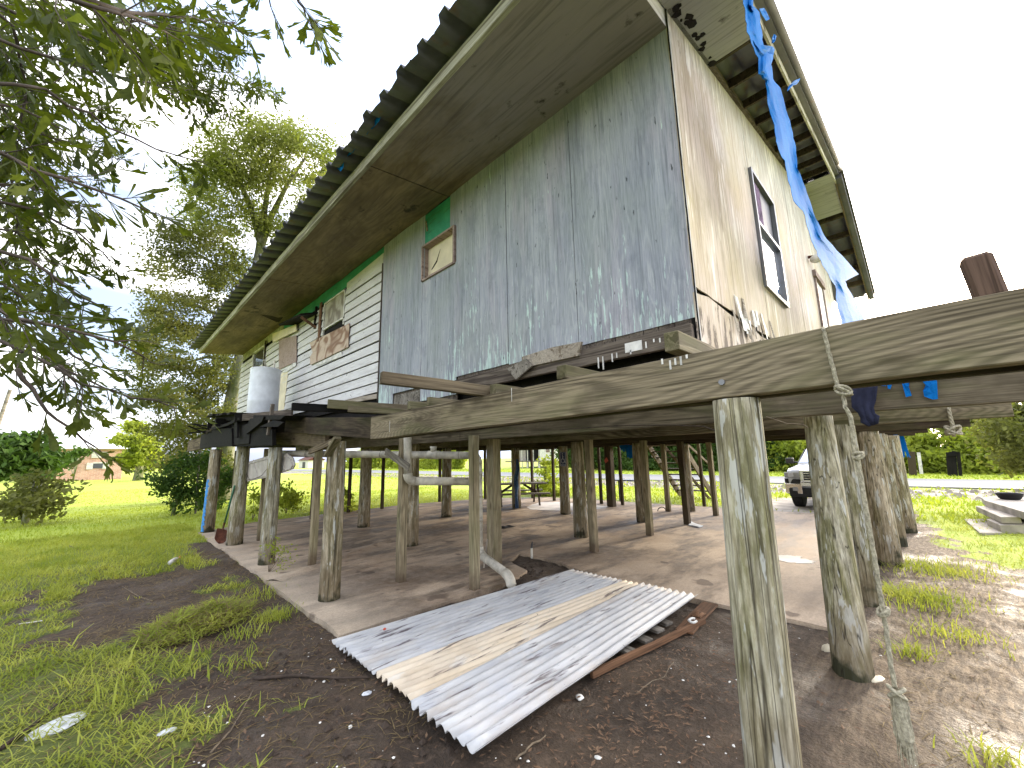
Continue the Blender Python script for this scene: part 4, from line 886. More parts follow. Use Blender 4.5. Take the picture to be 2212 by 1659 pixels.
zB = lambda x, y: ((x/3.318+900)/1.38879, (y/3.318)/1.38879)
for i, (pts, lb) in enumerate((([(785,1115),(750,1125),(700,1200),(650,1245),(690,1260),(760,1180)], 'uppermost blue tarp scrap flapping above the ribbed roof eave'),
    ([(650,1260),(610,1290),(575,1340),(585,1375),(640,1310),(660,1275)], 'second blue tarp scrap down the ribbed roof eave'),
    ([(520,1455),(480,1475),(420,1500),(440,1535),(500,1490)], 'third blue tarp scrap down the ribbed roof eave'),
    ([(410,1580),(380,1600),(350,1660),(380,1680),(405,1640)], 'lowest blue tarp scrap on the ribbed roof eave'))):
    scrap('tarp_scrap', [(x+26, y+26) if k in (0, len(pts)-1, len(pts)-2) else (x, y) for k, (x, y) in enumerate(pts)], lambda x, y: at_x(*zB(x, y), 1.98), lb, group='blue scraps along the front eave')
z2 = lambda x, y: ((x/2.370+2300)/1.38879, (y/2.370+700)/1.38879)
f4 = lambda x, y: at_x(*z2(x, y), 4.04)
scrap('tarp_scrap', [(1110,1010),(1205,1005),(1212,1060),(1218,1178),(1180,1182),(1120,1160),(1112,1120),(1130,1080),(1105,1050)], f4, 'largest blue scrap hanging under the right end of the front beam', group='blue scraps hanging behind the front beam', nz=.01)
scrap('tarp_scrap', [(945,1030),(1022,1022),(1015,1060),(1010,1090),(1032,1155),(990,1165),(965,1080)], f4, 'middle blue scrap hanging behind the front beam', group='blue scraps hanging behind the front beam', nz=.01)
scrap('tarp_scrap', [(852,1045),(888,1042),(892,1070),(880,1108),(862,1105)], f4, 'smallest blue scrap hanging behind the front beam', group='blue scraps hanging behind the front beam', nz=.005)
scrap('tarp_scrap', [(800,1070),(820,1050),(850,1050),(850,1085),(815,1085)], f4, 'thin pale blue scrap next to the dark hanging cloth', nz=.005)
z8 = lambda x, y: ((x/2.765+2400)/1.38879, (y/2.765+1100)/1.38879)
mb = MB()
for i in range(34):
    t = i/33; x0 = 785+60*t; l = random.uniform(60, 200)
    pts = [at_x(*z8(x0+k*l*.35/4+random.uniform(-4, 4), 565+k*l/4), 12.3+.01*i) for k in range(5)]
    for k in range(4): mb.bar(pts[k], pts[k+1], .05*(1-k*.2), .004, up=(1, 0, 0))
tag(mb.build('tarp_strip', 'tarp'), 'frayed blue tarp strip hanging beside the farthest right piling', 'tarp scrap')
z6 = lambda x, y: ((x/3.687+1400)/1.38879, (y/3.687+1250)/1.38879)
tbn = thing('tarp_bundle', at_x(*z6(1770, 330), 10.6), 'shredded blue tarp hanging under the far side of the floor', 'tarp scrap')
for i in range(40):
    mb = MB(); x0 = random.uniform(1690, 1855); l = random.uniform(20, 150) if x0 > 1780 else random.uniform(15, 70)
    pts = [at_x(*z6(x0+random.uniform(-8, 8)*k*.6, 318+k*l/3), 10.4+.02*i) for k in range(4)]
    for k in range(3): mb.bar(pts[k], pts[k+1], .09*(1-k*.25), .004, up=(1, 0, 0))
    mb.build('strip', 'tarp', tbn)
# dark cloth hanging over the second beam
mb = MB(); TL2 = [((590,1085),(792,1075)),((600,1150),(785,1130)),((605,1235),(778,1190)),((650,1275),(762,1240)),((670,1310),(775,1285)),((672,1345),(800,1300)),((730,1372),(790,1355))]
vs = []
for i, (a, b) in enumerate(TL2):
    for j in range(13): t = j/12; vs.append(at_x(*z2(a[0]*(1-t)+b[0]*t, a[1]*(1-t)+b[1]*t), 3.99+.007*math.sin(t*16+i*.5)+.006*math.sin(t*5-i)))
mb.add(vs, [(i*13+j, i*13+j+1, (i+1)*13+j+1, (i+1)*13+j) for i in range(6) for j in range(12)])
tag(mb.build('hanging_cloth', 'navy', smooth=True, solid=.006), 'dark navy shirt hanging from the second beam behind the rope', 'cloth')

# ------------------------------------------------------------------ ropes
def rope(name, pts, r, label, knots=(), tail=None):
    P = [Vector(p) for p in pts]; Q = []
    for i in range(len(P)-1):
        n = max(2, int((P[i+1]-P[i]).length/.012))
        for k in range(n): Q.append(P[i].lerp(P[i+1], k/n))
    Q.append(P[-1]); mb = MB()
    for s_ in range(3):    # three twisted strands
        S_ = [q+Vector((math.cos(k*.55+s_*2.094), math.sin(k*.55+s_*2.094), 0))*r*.48 for k, q in enumerate(Q)]; mb.tube(S_, r*.62, 6)
    root = mb.build(name, 'rope', None, origin=P[-1], smooth=True)
    for (c_, kr) in knots:
        kb = MB(); c_ = Vector(c_)
        for q in range(3):
            ph = random.random()*6; kb.tube([c_+Vector((math.cos(a+ph)*kr*(.8+.2*math.sin(2*a)), math.sin(a+ph)*kr*.9, math.sin(a*1.0+q*2)*kr*.7)) for a in [k*.5 for k in range(14)]], r*.8, 6)
        kb.build('knot', 'rope', root, smooth=True)
    return tag(root, label, 'rope'), root
def r2(x, y, xx=2.045): return at_x(*z2(x, y), xx)
z7b = lambda x, y: ((x/2.0634+2000)/1.38879, (y/2.0634+1600)/1.38879)
rp = [at_x(*z2(402, 672), 2.10), r2(405, 685), r2(440, 840), r2(478, 980), r2(505, 1090), r2(540, 1130), r2(560, 1240, 2.0), r2(600, 1310, 2.0), r2(612, 1450, 2.0), r2(645, 1620, 2.0)]
rp += [at_x(*z7b(*q), 2.0) for q in ((1290, 170), (1315, 330), (1340, 480), (1360, 600), (1385, 800), (1415, 960))]
_, rt = rope('rope', rp, .0072, 'long knotted grey rope looped over the front beam beside the first pilings', ((r2(545, 1118, 2.02), .026), (r2(650, 1580, 2.0), .016), (at_x(*z7b(1340, 485), 2.0), .017), (at_x(*z7b(1425, 985), 2.0), .024)))
mb = MB(); fr = [at_x(*z7b(*q), 2.0) for q in ((1425, 1000), (1445, 1060), (1460, 1150), (1475, 1260), (1490, 1390))]
mb.tube(fr, [.012, .02, .022, .024, .006], 12, jit=.2)
for i in range(110):
    k = random.randint(1, 4); c_ = fr[k]; a = random.random()*6.28; mb.tube([fr[k-1]+Vector((math.cos(a), math.sin(a), 0))*.018, c_+Vector((math.cos(a), math.sin(a), 0))*random.uniform(.012, .028)+Vector((0, 0, random.uniform(-.06, .02)))], .0013, 3)
mb.build('frayed_end', 'rope', rt)
f6 = lambda x, y: at_x(*z2(x, y), 6.12)
rope('rope', [f6(1292, 1240), f6(1305, 1300), f6(1325, 1380), f6(1332, 1445)], .016, 'short knotted rope hanging from the third beam on the right', ((f6(1325, 1400), .06),))

# ------------------------------------------------------------------ PVC drain
dr = thing('drain_pipe', (4.0, 4.75, 0), 'white PVC drain pipe running under the house and bending to the ground', 'pipe')
A = G(2.27, 8.05, 1.80); T = G(4.0, 4.76, 1.69)
d = (T-A).normalized()
def pipe(name, pts, r, smooth=True, parent=dr, n=18): return MB().tube(pts, r, n).build(name, 'pvc', parent, smooth=False)
def arc(c, a, b, n=6):     # quadratic corner
    c, a, b = Vector(c), Vector(a), Vector(b); return [a*(1-t)**2+c*2*t*(1-t)+b*t*t for t in [k/n for k in range(n+1)]]
def sm(o):
    for p in o.data.polygons:
        if len(p.vertices) == 4: p.use_smooth = True
    return o
pr = .057
sm(pipe('upper_run', [A, T-d*.12], pr)); sm(pipe('elbow', arc(T, T-d*.13, T+G(0, 0, -.13)), pr*1.14))
sm(pipe('riser', [T+G(0, 0, -.1), G(4.02, 4.77, .34)], pr))
for z in (1.46, 1.14, .80): sm(pipe('coupling', [G(4.0, 4.76, z), G(4.0, 4.76, z-.05)], pr*1.15))
el = G(3.93, 4.02, .13); a_ = G(4.02, 4.77, .30); dd = (el-a_).normalized()
sm(pipe('elbow', arc(a_, a_+G(0, 0, .1), a_+dd*.1), pr*1.13)); sm(pipe('lower_run', [a_+dd*.06, el-dd*.1], pr)); sm(pipe('elbow', arc(el, el-dd*.14, el+G(-.04, -.05, -.20)), pr*1.16))
P1 = G(3.02, 5.12, 1.98); P2_ = G(3.05, 5.14, 1.36); P3 = G(3.98, 4.88, 1.31)
sm(pipe('short_riser', [P1, P2_+G(0, 0, .08)], pr*.95)); sm(pipe('elbow', arc(P2_, P2_+G(0, 0, .1), P2_+(P3-P2_).normalized()*.1), pr*1.1)); sm(pipe('lower_cross_run', [P2_+(P3-P2_).normalized()*.06, P3], pr*1.02))
m_ = A.lerp(T, .80); sm(pipe('tee', [m_+G(0, 0, .03), m_+G(0, 0, .10), m_+G(0, 0, .13)], [pr*.8, pr*.85, pr*1.05])); sm(pipe('coupling', [m_-d*.09, m_+d*.09], pr*1.12))
mb = MB(); k = A.lerp(T, .32); 
for t in (.15, .55, .92):
    k = A.lerp(T, t); mb.tube([k+G(0, 0, .35)]+[k+G(math.cos(a)*.0, 0, 0)+G(d.y*math.sin(a)*pr*1.1, -d.x*math.sin(a)*pr*1.1, math.cos(a)*pr*1.1) for a in [j*.6 for j in range(11)]], .003, 5)
mb.build('hanger_wire', 'darkstick', dr)
# wooden paddle wired to the post
o = board('wired_board', at_x(833, 975, 2.9), at_x(884, 1010, 2.9), .02, .10, 'slat', None, up=(0, .3, 1)); tag(o, 'small weathered board wired slantwise beside the short drain riser', 'board')
# capped stub pipe in the broken slab, thin stake
mb = MB(); s0 = at_z(1149, 1206, .0); mb.tube([s0, s0+G(0, 0, .16)], .02, 10); st_ = mb.build('stub_pipe', 'pvc', None, origin=s0); tag(st_, 'short white stub pipe standing in the broken slab by the panel', 'pipe')
MB().tube([s0+G(0, 0, .15), s0+G(.01, 0, .21), s0+G(.02, 0, .26)], [.012, .016, .008], 8).build('valve', 'steel_dark', st_)
o = board('lath', G(4.28, 4.98, .02), G(4.38, 5.0, .42), .025, .012, 'pale_board'); tag(o, 'thin pale lath leaning against the wide square post', 'lath')

# ------------------------------------------------------------------ corrugated panels on planks
def corr(name, x0, x1, ya, yb, za, zb, pitch, amp, mat, label, rot=0, splitc=None, thick=.002):
    nY = int((yb-ya)/pitch*8); nX = 26; V = []; 
    for i in range(nX+1):
        x = x0+(x1-x0)*i/nX
        for j in range(nY+1):
            y = ya+(yb-ya)*j/nY; t = (y-ya)/(yb-ya)
            jag = .0
            if i == 0: jag = .008*math.sin(j*.7)
            z = za+(zb-za)*t+amp*math.cos(2*math.pi*(y-ya)/pitch)*(1+.12*noise.noise(Vector((x*2, y*3, 1))))+.012*noise.noise(Vector((x*.9, y*.9, 4)))
            xx, yy_ = x+jag, y; dx = xx-x0; V.append((xx, yy_+dx*rot*(1), z))
    n = nY+1; Fc = [(i*n+j, i*n+j+1, (i+1)*n+j+1, (i+1)*n+j) for i in range(nX) for j in range(nY)]
    o = npmesh(name, V, Fc, mat, None, smooth=True, origin=(x0, (ya+yb)/2, 0))
    if splitc:
        o.data.materials.append(MAT['panel_cream']); mi = []
        for i in range(nX):
            for j in range(nY):
                y = ya+(yb-ya)*(j+.5)/nY; t = i/nX; mi.append(1 if y < splitc[0]*(1-t)+splitc[1]*t+.015*noise.noise(Vector((t*9, j*.2, 0))) else 0)
        o.data.polygons.foreach_set('material_index', mi)
    md = o.modifiers.new('s', 'SOLIDIFY'); md.thickness = thick; return tag(o, label, 'metal sheet', 'corrugated sheets lying on the ground')
corr('corrugated_sheet', 1.66, 4.96, 2.58, 4.02, .066, .060, .0755, .0165, 'panel', 'grey corrugated metal sheet with a cream painted stripe, lying on the soil', -.06, (3.19, 3.19))
corr('corrugated_sheet', 1.60, 4.90, 1.93, 2.62, .092, .094, .083, .017, 'panel', 'bare corrugated metal sheet overlapping the striped one, nearest the bare soil', .036)
for (a, b, w_, h, mt, lb) in (((2.80, 2.03, .03), (4.38, 1.80, .04), .035, .05, 'red_wood', 'long reddish board beside the corrugated sheets'),
        ((4.05, 1.86, .02), (4.95, 1.95, .02), .16, .02, 'red_wood', 'wide brown rotten board end near the slab corner')):
    o = board('board', a, b, w_, h, mt); tag(o, lb, 'board')
for i, x in enumerate((3.32, 3.62, 3.88, 4.1)):
    o = board('slat', (x, 1.96+.02*i, .03), (x+.14, 2.7, .03), .11, .025, 'slat'); tag(o, 'bleached grey pallet slat under the edge of the corrugated sheets', 'slat', 'slats under the corrugated sheets')
mb = MB(); c0 = G(4.22, 1.84, .075); mb.tube([c0+G(math.cos(a)*.05, math.sin(a)*.035, .004*math.sin(3*a)) for a in [k*.52 for k in range(10)]], .011, 7); tag(mb.build('shell_ring', 'shell', None, origin=c0, smooth=True), 'white broken pipe ring beside the reddish board', 'pipe ring')
mb = MB(); mb.grid(lambda u, v_: (4.5+.16*(u-.5), 1.9+.1*(v_-.5), .04+.035*math.cos((u-.5)*3)*math.cos((v_-.5)*3)), 8, 6); tag(mb.build('bark_piece', 'red_wood', None, origin=(4.5, 1.9, .04), smooth=True, solid=.006), 'rusty curled scrap on the soil by the slab corner', 'scrap')

# ------------------------------------------------------------------ tank
tk = thing('water_tank', (2.78, 11.55, 2.78), 'tall white cylindrical tank standing on the blackened platform', 'tank')
cx_, cy_, r_, z0, z1 = 2.74, 11.55, .335, 2.72, 3.96
mb = MB(); n = 40
prof_ = [(.0, z0), (r_*.97, z0), (r_, z0+.02), (r_, z0+.42), (r_*1.006, z0+.43), (r_, z0+.44), (r_, z1-.03), (r_*1.015, z1-.025), (r_*1.015, z1), (r_*.9, z1+.02), (0, z1+.035)]
vs = [(cx_+q*math.cos(2*math.pi*k/n), cy_+q*math.sin(2*math.pi*k/n), z) for q, z in prof_ for k in range(n)]
mb.add(vs, [(i*n+k, i*n+(k+1) % n, (i+1)*n+(k+1) % n, (i+1)*n+k) for i in range(len(prof_)-1) for k in range(n)]); sm(mb.build('body', 'tank', tk)).modifiers.new('e', 'EDGE_SPLIT')
MB().tube([(cx_+.05, cy_+.2, z1), (cx_+.03, cy_+.2, z1+.14), (cx_-.08, cy_-.1, z1+.22)], .02, 8).build('inlet_pipe', 'pvc', tk); MB().tube([(cx_+.15, cy_-.1, z1), (cx_+.15, cy_-.1, z1+.24)], .02, 8).build('inlet_pipe', 'pvc', tk)

# ------------------------------------------------------------------ things hung on or leaned against posts
z5b = lambda x, y: ((x/3.318+500)/1.38879, (y/3.318+1250)/1.38879)
f2 = lambda x, y, xx=2.27: at_x(*z5b(x, y), xx)
lid = MB(); outer = [(720,490),(735,475),(1060,378),(1210,362),(1270,410),(1290,480),(1270,520),(1040,600),(775,655),(745,630)]
c_ = (990, 510); P_ = [f2(*p) for p in outer]
lid.slab(P_, (-.03, -.0, 0)); lo = lid.build('cooler_lid', 'lid', None, bevel=.01); tag(lo, 'dirty grey cooler lid hanging askew between two pilings', 'lid')
mb = MB(); inn = [f2(c_[0]+(p[0]-c_[0])*.88, c_[1]+(p[1]-c_[1])*.78, 2.236) for p in outer]; mb.tube(inn+[inn[0]], .012, 6)
for xx in (880, 1010, 1150):
    mb.tube([f2(xx-15, 515-(xx-880)*.17-85, 2.236), f2(xx+25, 515-(xx-880)*.17+80, 2.236)], .008, 6)
mb.build('rim', 'lid', lo)
mb = MB(); mb.tube([f2(765, 500, 2.22), f2(830, 640, 2.215), f2(945, 585, 2.215), f2(1040, 470, 2.215)], .004, 5); mb.build('cord', 'darkstick', lo)
# shovel
shv = thing('shovel', at_z(*z5b(520, 1265), .03), 'round point shovel with green handle leaning against a mossy piling', 'shovel')
s0 = at_z(*z5b(520, 1265), .03); s1 = G(2.02, 10.12, 1.20); dd = (s1-s0).normalized(); n0 = dd.cross(G(0, 0, 1)).normalized(); rt_ = (R0-dd*R0.dot(dd)).normalized(); nf = rt_.cross(dd)
MB().tube([s0+dd*.36, s1], .016, 10).build('handle', plain('green_painted_handle', (.03, .12, .06), .6), shv, smooth=True)
mb = MB()
def blade(u, v_):
    t = v_; hw = .12*(1 if t > .35 else math.sin(t/.35*math.pi/2)**.7); q = s0+dd*(.30*t)+rt_*((u-.5)*2*hw)-nf*(.03*(1-(2*u-1)**2)); return tuple(q)
mb.grid(blade, 10, 12); mb.build('blade', 'rust', shv, smooth=True, solid=.003); MB().tube([s0+dd*.27, s0+dd*.46], [.012, .02], 8).build('socket', 'rust', shv)
# blue paint strip on the far left piling
mb = MB()
for k in range(34):
    z = .05+1.22*k/34; a0_ = math.radians(190)+.25*noise.noise(Vector((k*.5, 0, 0))); r_ = .14-.02*z/1.95+.004
    for j in range(5):
        a = a0_+j*.13; b = a+.13
        if j == 4 and random.random() < .5: continue
        mb.add([(2.05+r_*math.cos(a), 12.62+r_*math.sin(a), z), (2.05+r_*math.cos(b), 12.62+r_*math.sin(b), z), (2.05+r_*math.cos(b), 12.62+r_*math.sin(b), z+.037), (2.05+r_*math.cos(a), 12.62+r_*math.sin(a), z+.037)], [(0, 1, 2, 3)])
bp = mb.build('paint_patch', 'blue_paint', pl_, solid=.002); bp['label'] = 'flaking blue paint strip up one side'
o = board('stake', G(2.5, 17.8, 0), G(2.35, 17.3, 2.1), .06, .04, 'slat'); tag(o, 'thin grey stake standing in the brush beyond the left pilings', 'stake')
# handicap parking plate on a piling
sg = MB().box((9.50, 7.415, 1.37), (9.52, 7.62, 1.78)).build('parking_plate', 'sign_blue', None, origin=(9.51, 7.52, 1.37), bevel=.004); tag(sg, 'small blue wheelchair parking plate nailed to a round piling', 'sign')
def SP(u, v_): return (9.497, 7.62-.205*u, 1.37+.41*v_)
mb = MB()
def stroke(pts, wd):
    for a, b in zip(pts[:-1], pts[1:]):
        A_, B_ = Vector(SP(*a)), Vector(SP(*b)); mb.bar(A_, B_, wd, .003, up=(1, 0, 0))
stroke([(.45, .80), (.45, .50), (.70, .50), (.80, .28), (.9, .28)], .014); stroke([(.45, .65), (.66, .65)], .012)
stroke([(.47+.27*math.cos(a), .38+.15*math.sin(a)) for a in [R(100+k*22) for k in range(12)]], .012); c_ = Vector(SP(.45, .87)); mb.slab([c_+G(0, .016*math.cos(a), .016*math.sin(a)) for a in [k*.7854 for k in range(8)]], (-.002, 0, 0))
stroke([(.04, .02), (.96, .02), (.96, .98), (.04, .98), (.04, .02)], .006)
mb.build('symbol', 'sign_white', sg)
def text(s_, size, mw, mat, parent, name='lettering'):
    cu = bpy.data.curves.new(name, 'FONT'); cu.body = s_; cu.size = size; cu.align_x = 'CENTER'; cu.extrude = .0006
    tmp = bpy.data.objects.new(name, cu); dg = bpy.context.evaluated_depsgraph_get(); me = bpy.data.meshes.new_from_object(tmp); bpy.data.objects.remove(tmp)
    me.materials.clear(); me.materials.append(MAT[mat]); return link(bpy.data.objects.new(name, me), parent, mw)
mwt = Matrix(((0, 0, -1, 9.496), (-1, 0, 0, 7.517), (0, 1, 0, 1.395), (0, 0, 0, 1))); text('PARKING', .042, mwt, 'sign_white', sg)
# red plate, trousers on a post, horseshoe wire
mb = MB(); q = [at_x(*z6(*p), 11.78) for p in ((1520, 480), (1548, 450), (1566, 490), (1535, 515))]; mb.slab(q, (.01, 0, 0)); tag(mb.build('red_tag', 'red'), 'small red plate hanging on a far square post', 'plate')
mb = MB(); TL3 = [((545,470),(572,480)),((548,590),(585,585)),((535,640),(575,640)),((530,700),(565,705)),((528,770),(568,770)),((535,830),(560,840)),((530,880),(562,890)),((540,960),(572,960)),((545,1015),(575,1018))]
vs = []
for i, (a, b) in enumerate(TL3):
    for j in range(7): t = j/6; vs.append(at_x(*z6(a[0]*(1-t)+b[0]*t, a[1]), 9.66+.03*math.sin(t*9+i)))
mb.add(vs, [(i*7+j, i*7+j+1, (i+1)*7+j+1, (i+1)*7+j) for i in range(8) for j in range(6)]); tag(mb.build('hanging_trousers', 'jeans', smooth=True, solid=.02), 'blue jeans hanging down along a far round piling', 'trousers')
mb = MB(); z7 = lambda x, y: ((x/3.687+1900)/1.38879, (y/3.687+1250)/1.38879)
mb.tube([at_x(*z7(270+45*(1-math.cos(k*.314)), 1045-45*math.sin(k*.314)-6*k*0), 11.4) for k in range(11)], .012, 6); tag(mb.build('hose_loop', 'black'), 'black hose arching out of the slab near a square post', 'hose')
mb = MB(); q = [at_z(*z7(*p), .03) for p in ((640, 1165), (690, 1190), (770, 1215), (730, 1228), (650, 1210), (612, 1205))]; mb.slab(q, (0, 0, .02)); tag(mb.build('rag', 'paper'), 'crumpled pale rag at the foot of a square post', 'rag')
mb = MB(); q = [at_z(*z5b(*p), .03) for p in ((0, 0),)]; 
mb = MB(); z1r = lambda x, y: ((x/1.8433+1000)/1.38879, (y/1.8433+1100)/1.38879)
q = at_z(*z1r(955, 887), .03); mb.grid(lambda u, v_: (q.x+.4*(u-.5), q.y+.25*(v_-.5), .03+.06*math.sin(u*3.14)*math.sin(v_*3.14)*(.6+.4*math.sin(u*9))), 10, 8); tag(mb.build('black_rag', 'black', None, origin=tuple(q), solid=.004), 'black rag on the slab behind the wide square post', 'rag')
# pale patches laid thinly on top of the slab
def blot(name, pts, mat, label, z=.027, cat='stain'):
    m_ = MB(); n_ = len(pts); P_ = []
    for i in range(n_):
        a, b = pts[i], pts[(i+1) % n_]
        for k in range(6): t = k/6; P_.append((a[0]*(1-t)+b[0]*t+random.uniform(-.03, .03), a[1]*(1-t)+b[1]*t+random.uniform(-.03, .03)))
    m_.slab([(x, y, z) for x, y in P_], (0, 0, .004)); o = m_.build(name, mat); tag(o, kind='structure'); return o
E1_ = [at_z(*z1r(x, y))[0:2] for x, y in ((1070, 780), (1140, 755), (1250, 752), (1400, 770), (1530, 778), (1500, 790), (1330, 800), (1180, 800), (1090, 795))]
blot('pale_slab_patch', E1_, plain('pale_concrete', (.62, .58, .54), .8, 0, .25, 1.2, None, .2), '')
E2_ = [at_z(*z7(x, y))[0:2] for x, y in ((1570, 1550), (1720, 1555), (1860, 1570), (1860, 1590), (2000, 1625), (1960, 1650), (1760, 1640), (1620, 1615))]
blot('pale_slab_patch', E2_, plain('off_white_patch', (.72, .66, .58), .8, 0, .2, 3), '')

# ------------------------------------------------------------------ pickup truck
def truck(x0, yc):
    t = thing('pickup_truck', (x0+2.8, yc, 0), 'white pickup truck parked nose towards the house on the driveway', 'truck')
    HW = 1.0
    # body cross sections along x (from the nose): (x, half width, z low, z high)
    def loft(name, secs, mat, bev=0, smooth=True):
        vs = []; n_ = 0
        for (x, ring) in secs: vs += [(x0+x, yc+y, z) for y, z in ring]; n_ = len(ring)
        fs = [(i*n_+k, i*n_+(k+1) % n_, (i+1)*n_+(k+1) % n_, (i+1)*n_+k) for i in range(len(secs)-1) for k in range(n_)] + [tuple(range(n_))[::-1], tuple(range((len(secs)-1)*n_, len(secs)*n_))]
        m_ = MB(); m_.add(vs, fs); o = m_.build(name, mat, t, smooth=smooth, bevel=bev); return o
    def ring(hw, zl, zh, r_=.12, cr=.04):
        return [(-hw, zl), (-hw, zh-r_), (-hw+r_*.35, zh-r_*.25), (-hw+r_*1.3, zh), (-hw*.35, zh+cr), (hw*.35, zh+cr), (hw-r_*1.3, zh), (hw-r_*.35, zh-r_*.25), (hw, zh-r_), (hw, zl)]
    body = loft('body', [(.06, ring(.88, .62, 1.06, .12)), (.14, ring(.95, .5, 1.12, .12)), (.5, ring(1.0, .5, 1.17)), (1.5, ring(1.0, .5, 1.24)), (1.75, ring(1.0, .45, 1.25)), (5.4, ring(1.0, .5, 1.25, .06, 0)), (5.5, ring(.98, .6, 1.22, .06, 0))], 'carwhite', .012)
    MB().box((x0+.3, yc-.9, .4), (x0+5.3, yc+.9, .55)).build('chassis', 'black', t)
    # hood bulge
    m_ = MB(); m_.grid(lambda u, v_: (x0+.2+1.35*u, yc+(v_-.5)*1.1, 1.13+.10*u+.075*math.sin(math.pi*v_)**.6*min(1, .35+u*3)), 10, 12); m_.build('hood_scoop', 'carwhite', t, smooth=True)
    # cab
    def cr_(hw, zl, zt, hwt): return [(-hw, zl), (-hwt, zt-.05), (-hwt+.07, zt), (hwt-.07, zt), (hwt, zt-.05), (hw, zl)]
    loft('cab', [(1.55, cr_(.96, 1.18, 1.26, .92)), (2.35, cr_(.97, 1.2, 1.80, .74)), (2.6, cr_(.97, 1.2, 1.86, .73)), (3.5, cr_(.97, 1.2, 1.87, .73)), (4.0, cr_(.96, 1.2, 1.80, .75))], 'carwhite', .02)
    m_ = MB(); m_.slab([(x0+1.62, yc-.84, 1.295), (x0+1.62, yc+.84, 1.295), (x0+2.31, yc+.68, 1.765), (x0+2.31, yc-.68, 1.765)], (-.012, 0, .018)); m_.build('windscreen', 'glass_bright', t)
    for s_ in (-1, 1):
        m_ = MB(); m_.slab([(x0+1.85, yc+s_*.955, 1.28), (x0+2.42, yc+s_*.80, 1.73), (x0+3.75, yc+s_*.80, 1.73), (x0+3.85, yc+s_*.955, 1.28)], (0, s_*.012, 0)); m_.build('side_window', 'glass', t)
        # headlamp, fog lamp, mirror
        m_ = MB(); m_.slab([(x0+.055, yc+s_*.58, .86), (x0+.10, yc+s_*.99, .90), (x0+.16, yc+s_*1.0, 1.05), (x0+.06, yc+s_*.62, 1.04)], (-.035, 0, 0)); m_.build('headlight', 'lens', t, bevel=.01)
        m_ = MB(); m_.box((x0+1.72, yc+s_*1.04, 1.27), (x0+1.86, yc+s_*1.26, 1.45)); m_.box((x0+1.78, yc+s_*.94, 1.28), (x0+1.84, yc+s_*1.06, 1.33)); m_.build('mirror', 'steel_dark', t, bevel=.03)
        m_ = MB(); m_.box((x0-.03, yc+s_*.62, .53), (x0+.01, yc+s_*.80, .64)); m_.build('fog_lamp', 'lens', t, bevel=.01)
        m_ = MB(); m_.slab([(x0-.005, yc+s_*.56, .45), (x0+.12, yc+s_*1.0, .45), (x0+.12, yc+s_*1.01, .74), (x0-.02, yc+s_*.56, .74)], (-.05, 0, 0)); m_.build('bumper_end', 'chrome', t, bevel=.02)
        m_ = MB(); m_.slab([(x0+.03, yc+s_*.60, .74), (x0+.13, yc+s_*1.0, .74), (x0+.15, yc+s_*1.005, .88), (x0+.05, yc+s_*.60, .85)], (-.035, 0, 0)); m_.build('bumper_insert', 'black', t, bevel=.008)
        m_ = MB(); m_.box((x0+2.0, yc+s_*1.0, 1.02), (x0+2.02, yc+s_*1.01, 1.03)); 
        for xw in (.95, 4.5):
            rr = .40; m_ = MB(); m_.tube([(x0+xw, yc+s_*.72, rr), (x0+xw, yc+s_*.74, rr), (x0+xw, yc+s_*.97, rr), (x0+xw, yc+s_*.99, rr)], [rr*.9, rr, rr, rr*.92], 32)
            wh = m_.build('wheel', 'black', t, origin=(x0+xw, yc+s_*.85, rr)); m_ = MB(); m_.tube([(x0+xw, yc+s_*.985, rr), (x0+xw, yc+s_*.998, rr)], [rr*.6, rr*.56], 20); m_.build('rim', 'alu', wh)
            m_ = MB(); m_.tube([(x0+xw+math.cos(a)*.47, yc+s_*1.0, rr+math.sin(a)*.47) for a in [k*math.pi/12 for k in range(13)]], .035, 6); m_.build('wheel_arch', 'black', t)
    m_ = MB(); m_.box((x0+.0, yc-.60, .78), (x0+.06, yc+.60, 1.13)); m_.build('grille_surround', 'chrome', t, bevel=.03)
    m_ = MB(); m_.box((x0-.012, yc-.50, .84), (x0+.03, yc+.50, 1.07)); gr_ = m_.build('grille', 'black', t)
    m_ = MB()
    for k in range(3): m_.box((x0-.03, yc-.50, .885+k*.065), (x0-.005, yc+.50, .905+k*.065))
    m_.build('grille_bar', 'chrome', gr_, bevel=.005)
    m_ = MB(); m_.box((x0-.05, yc-.60, .66), (x0+.05, yc+.60, .79)); m_.build('bumper', 'chrome', t, bevel=.025)
    m_ = MB(); m_.box((x0-.02, yc-.90, .36), (x0+.12, yc+.90, .62)); m_.build('lower_bumper', 'black', t, bevel=.04)
    m_ = MB(); m_.tube([(x0-.035, yc+math.cos(a)*.075, .95+math.sin(a)*.05) for a in [k*.524 for k in range(13)]], .01, 6); m_.build('badge', 'chrome', t)
truck(14.45, 2.2)

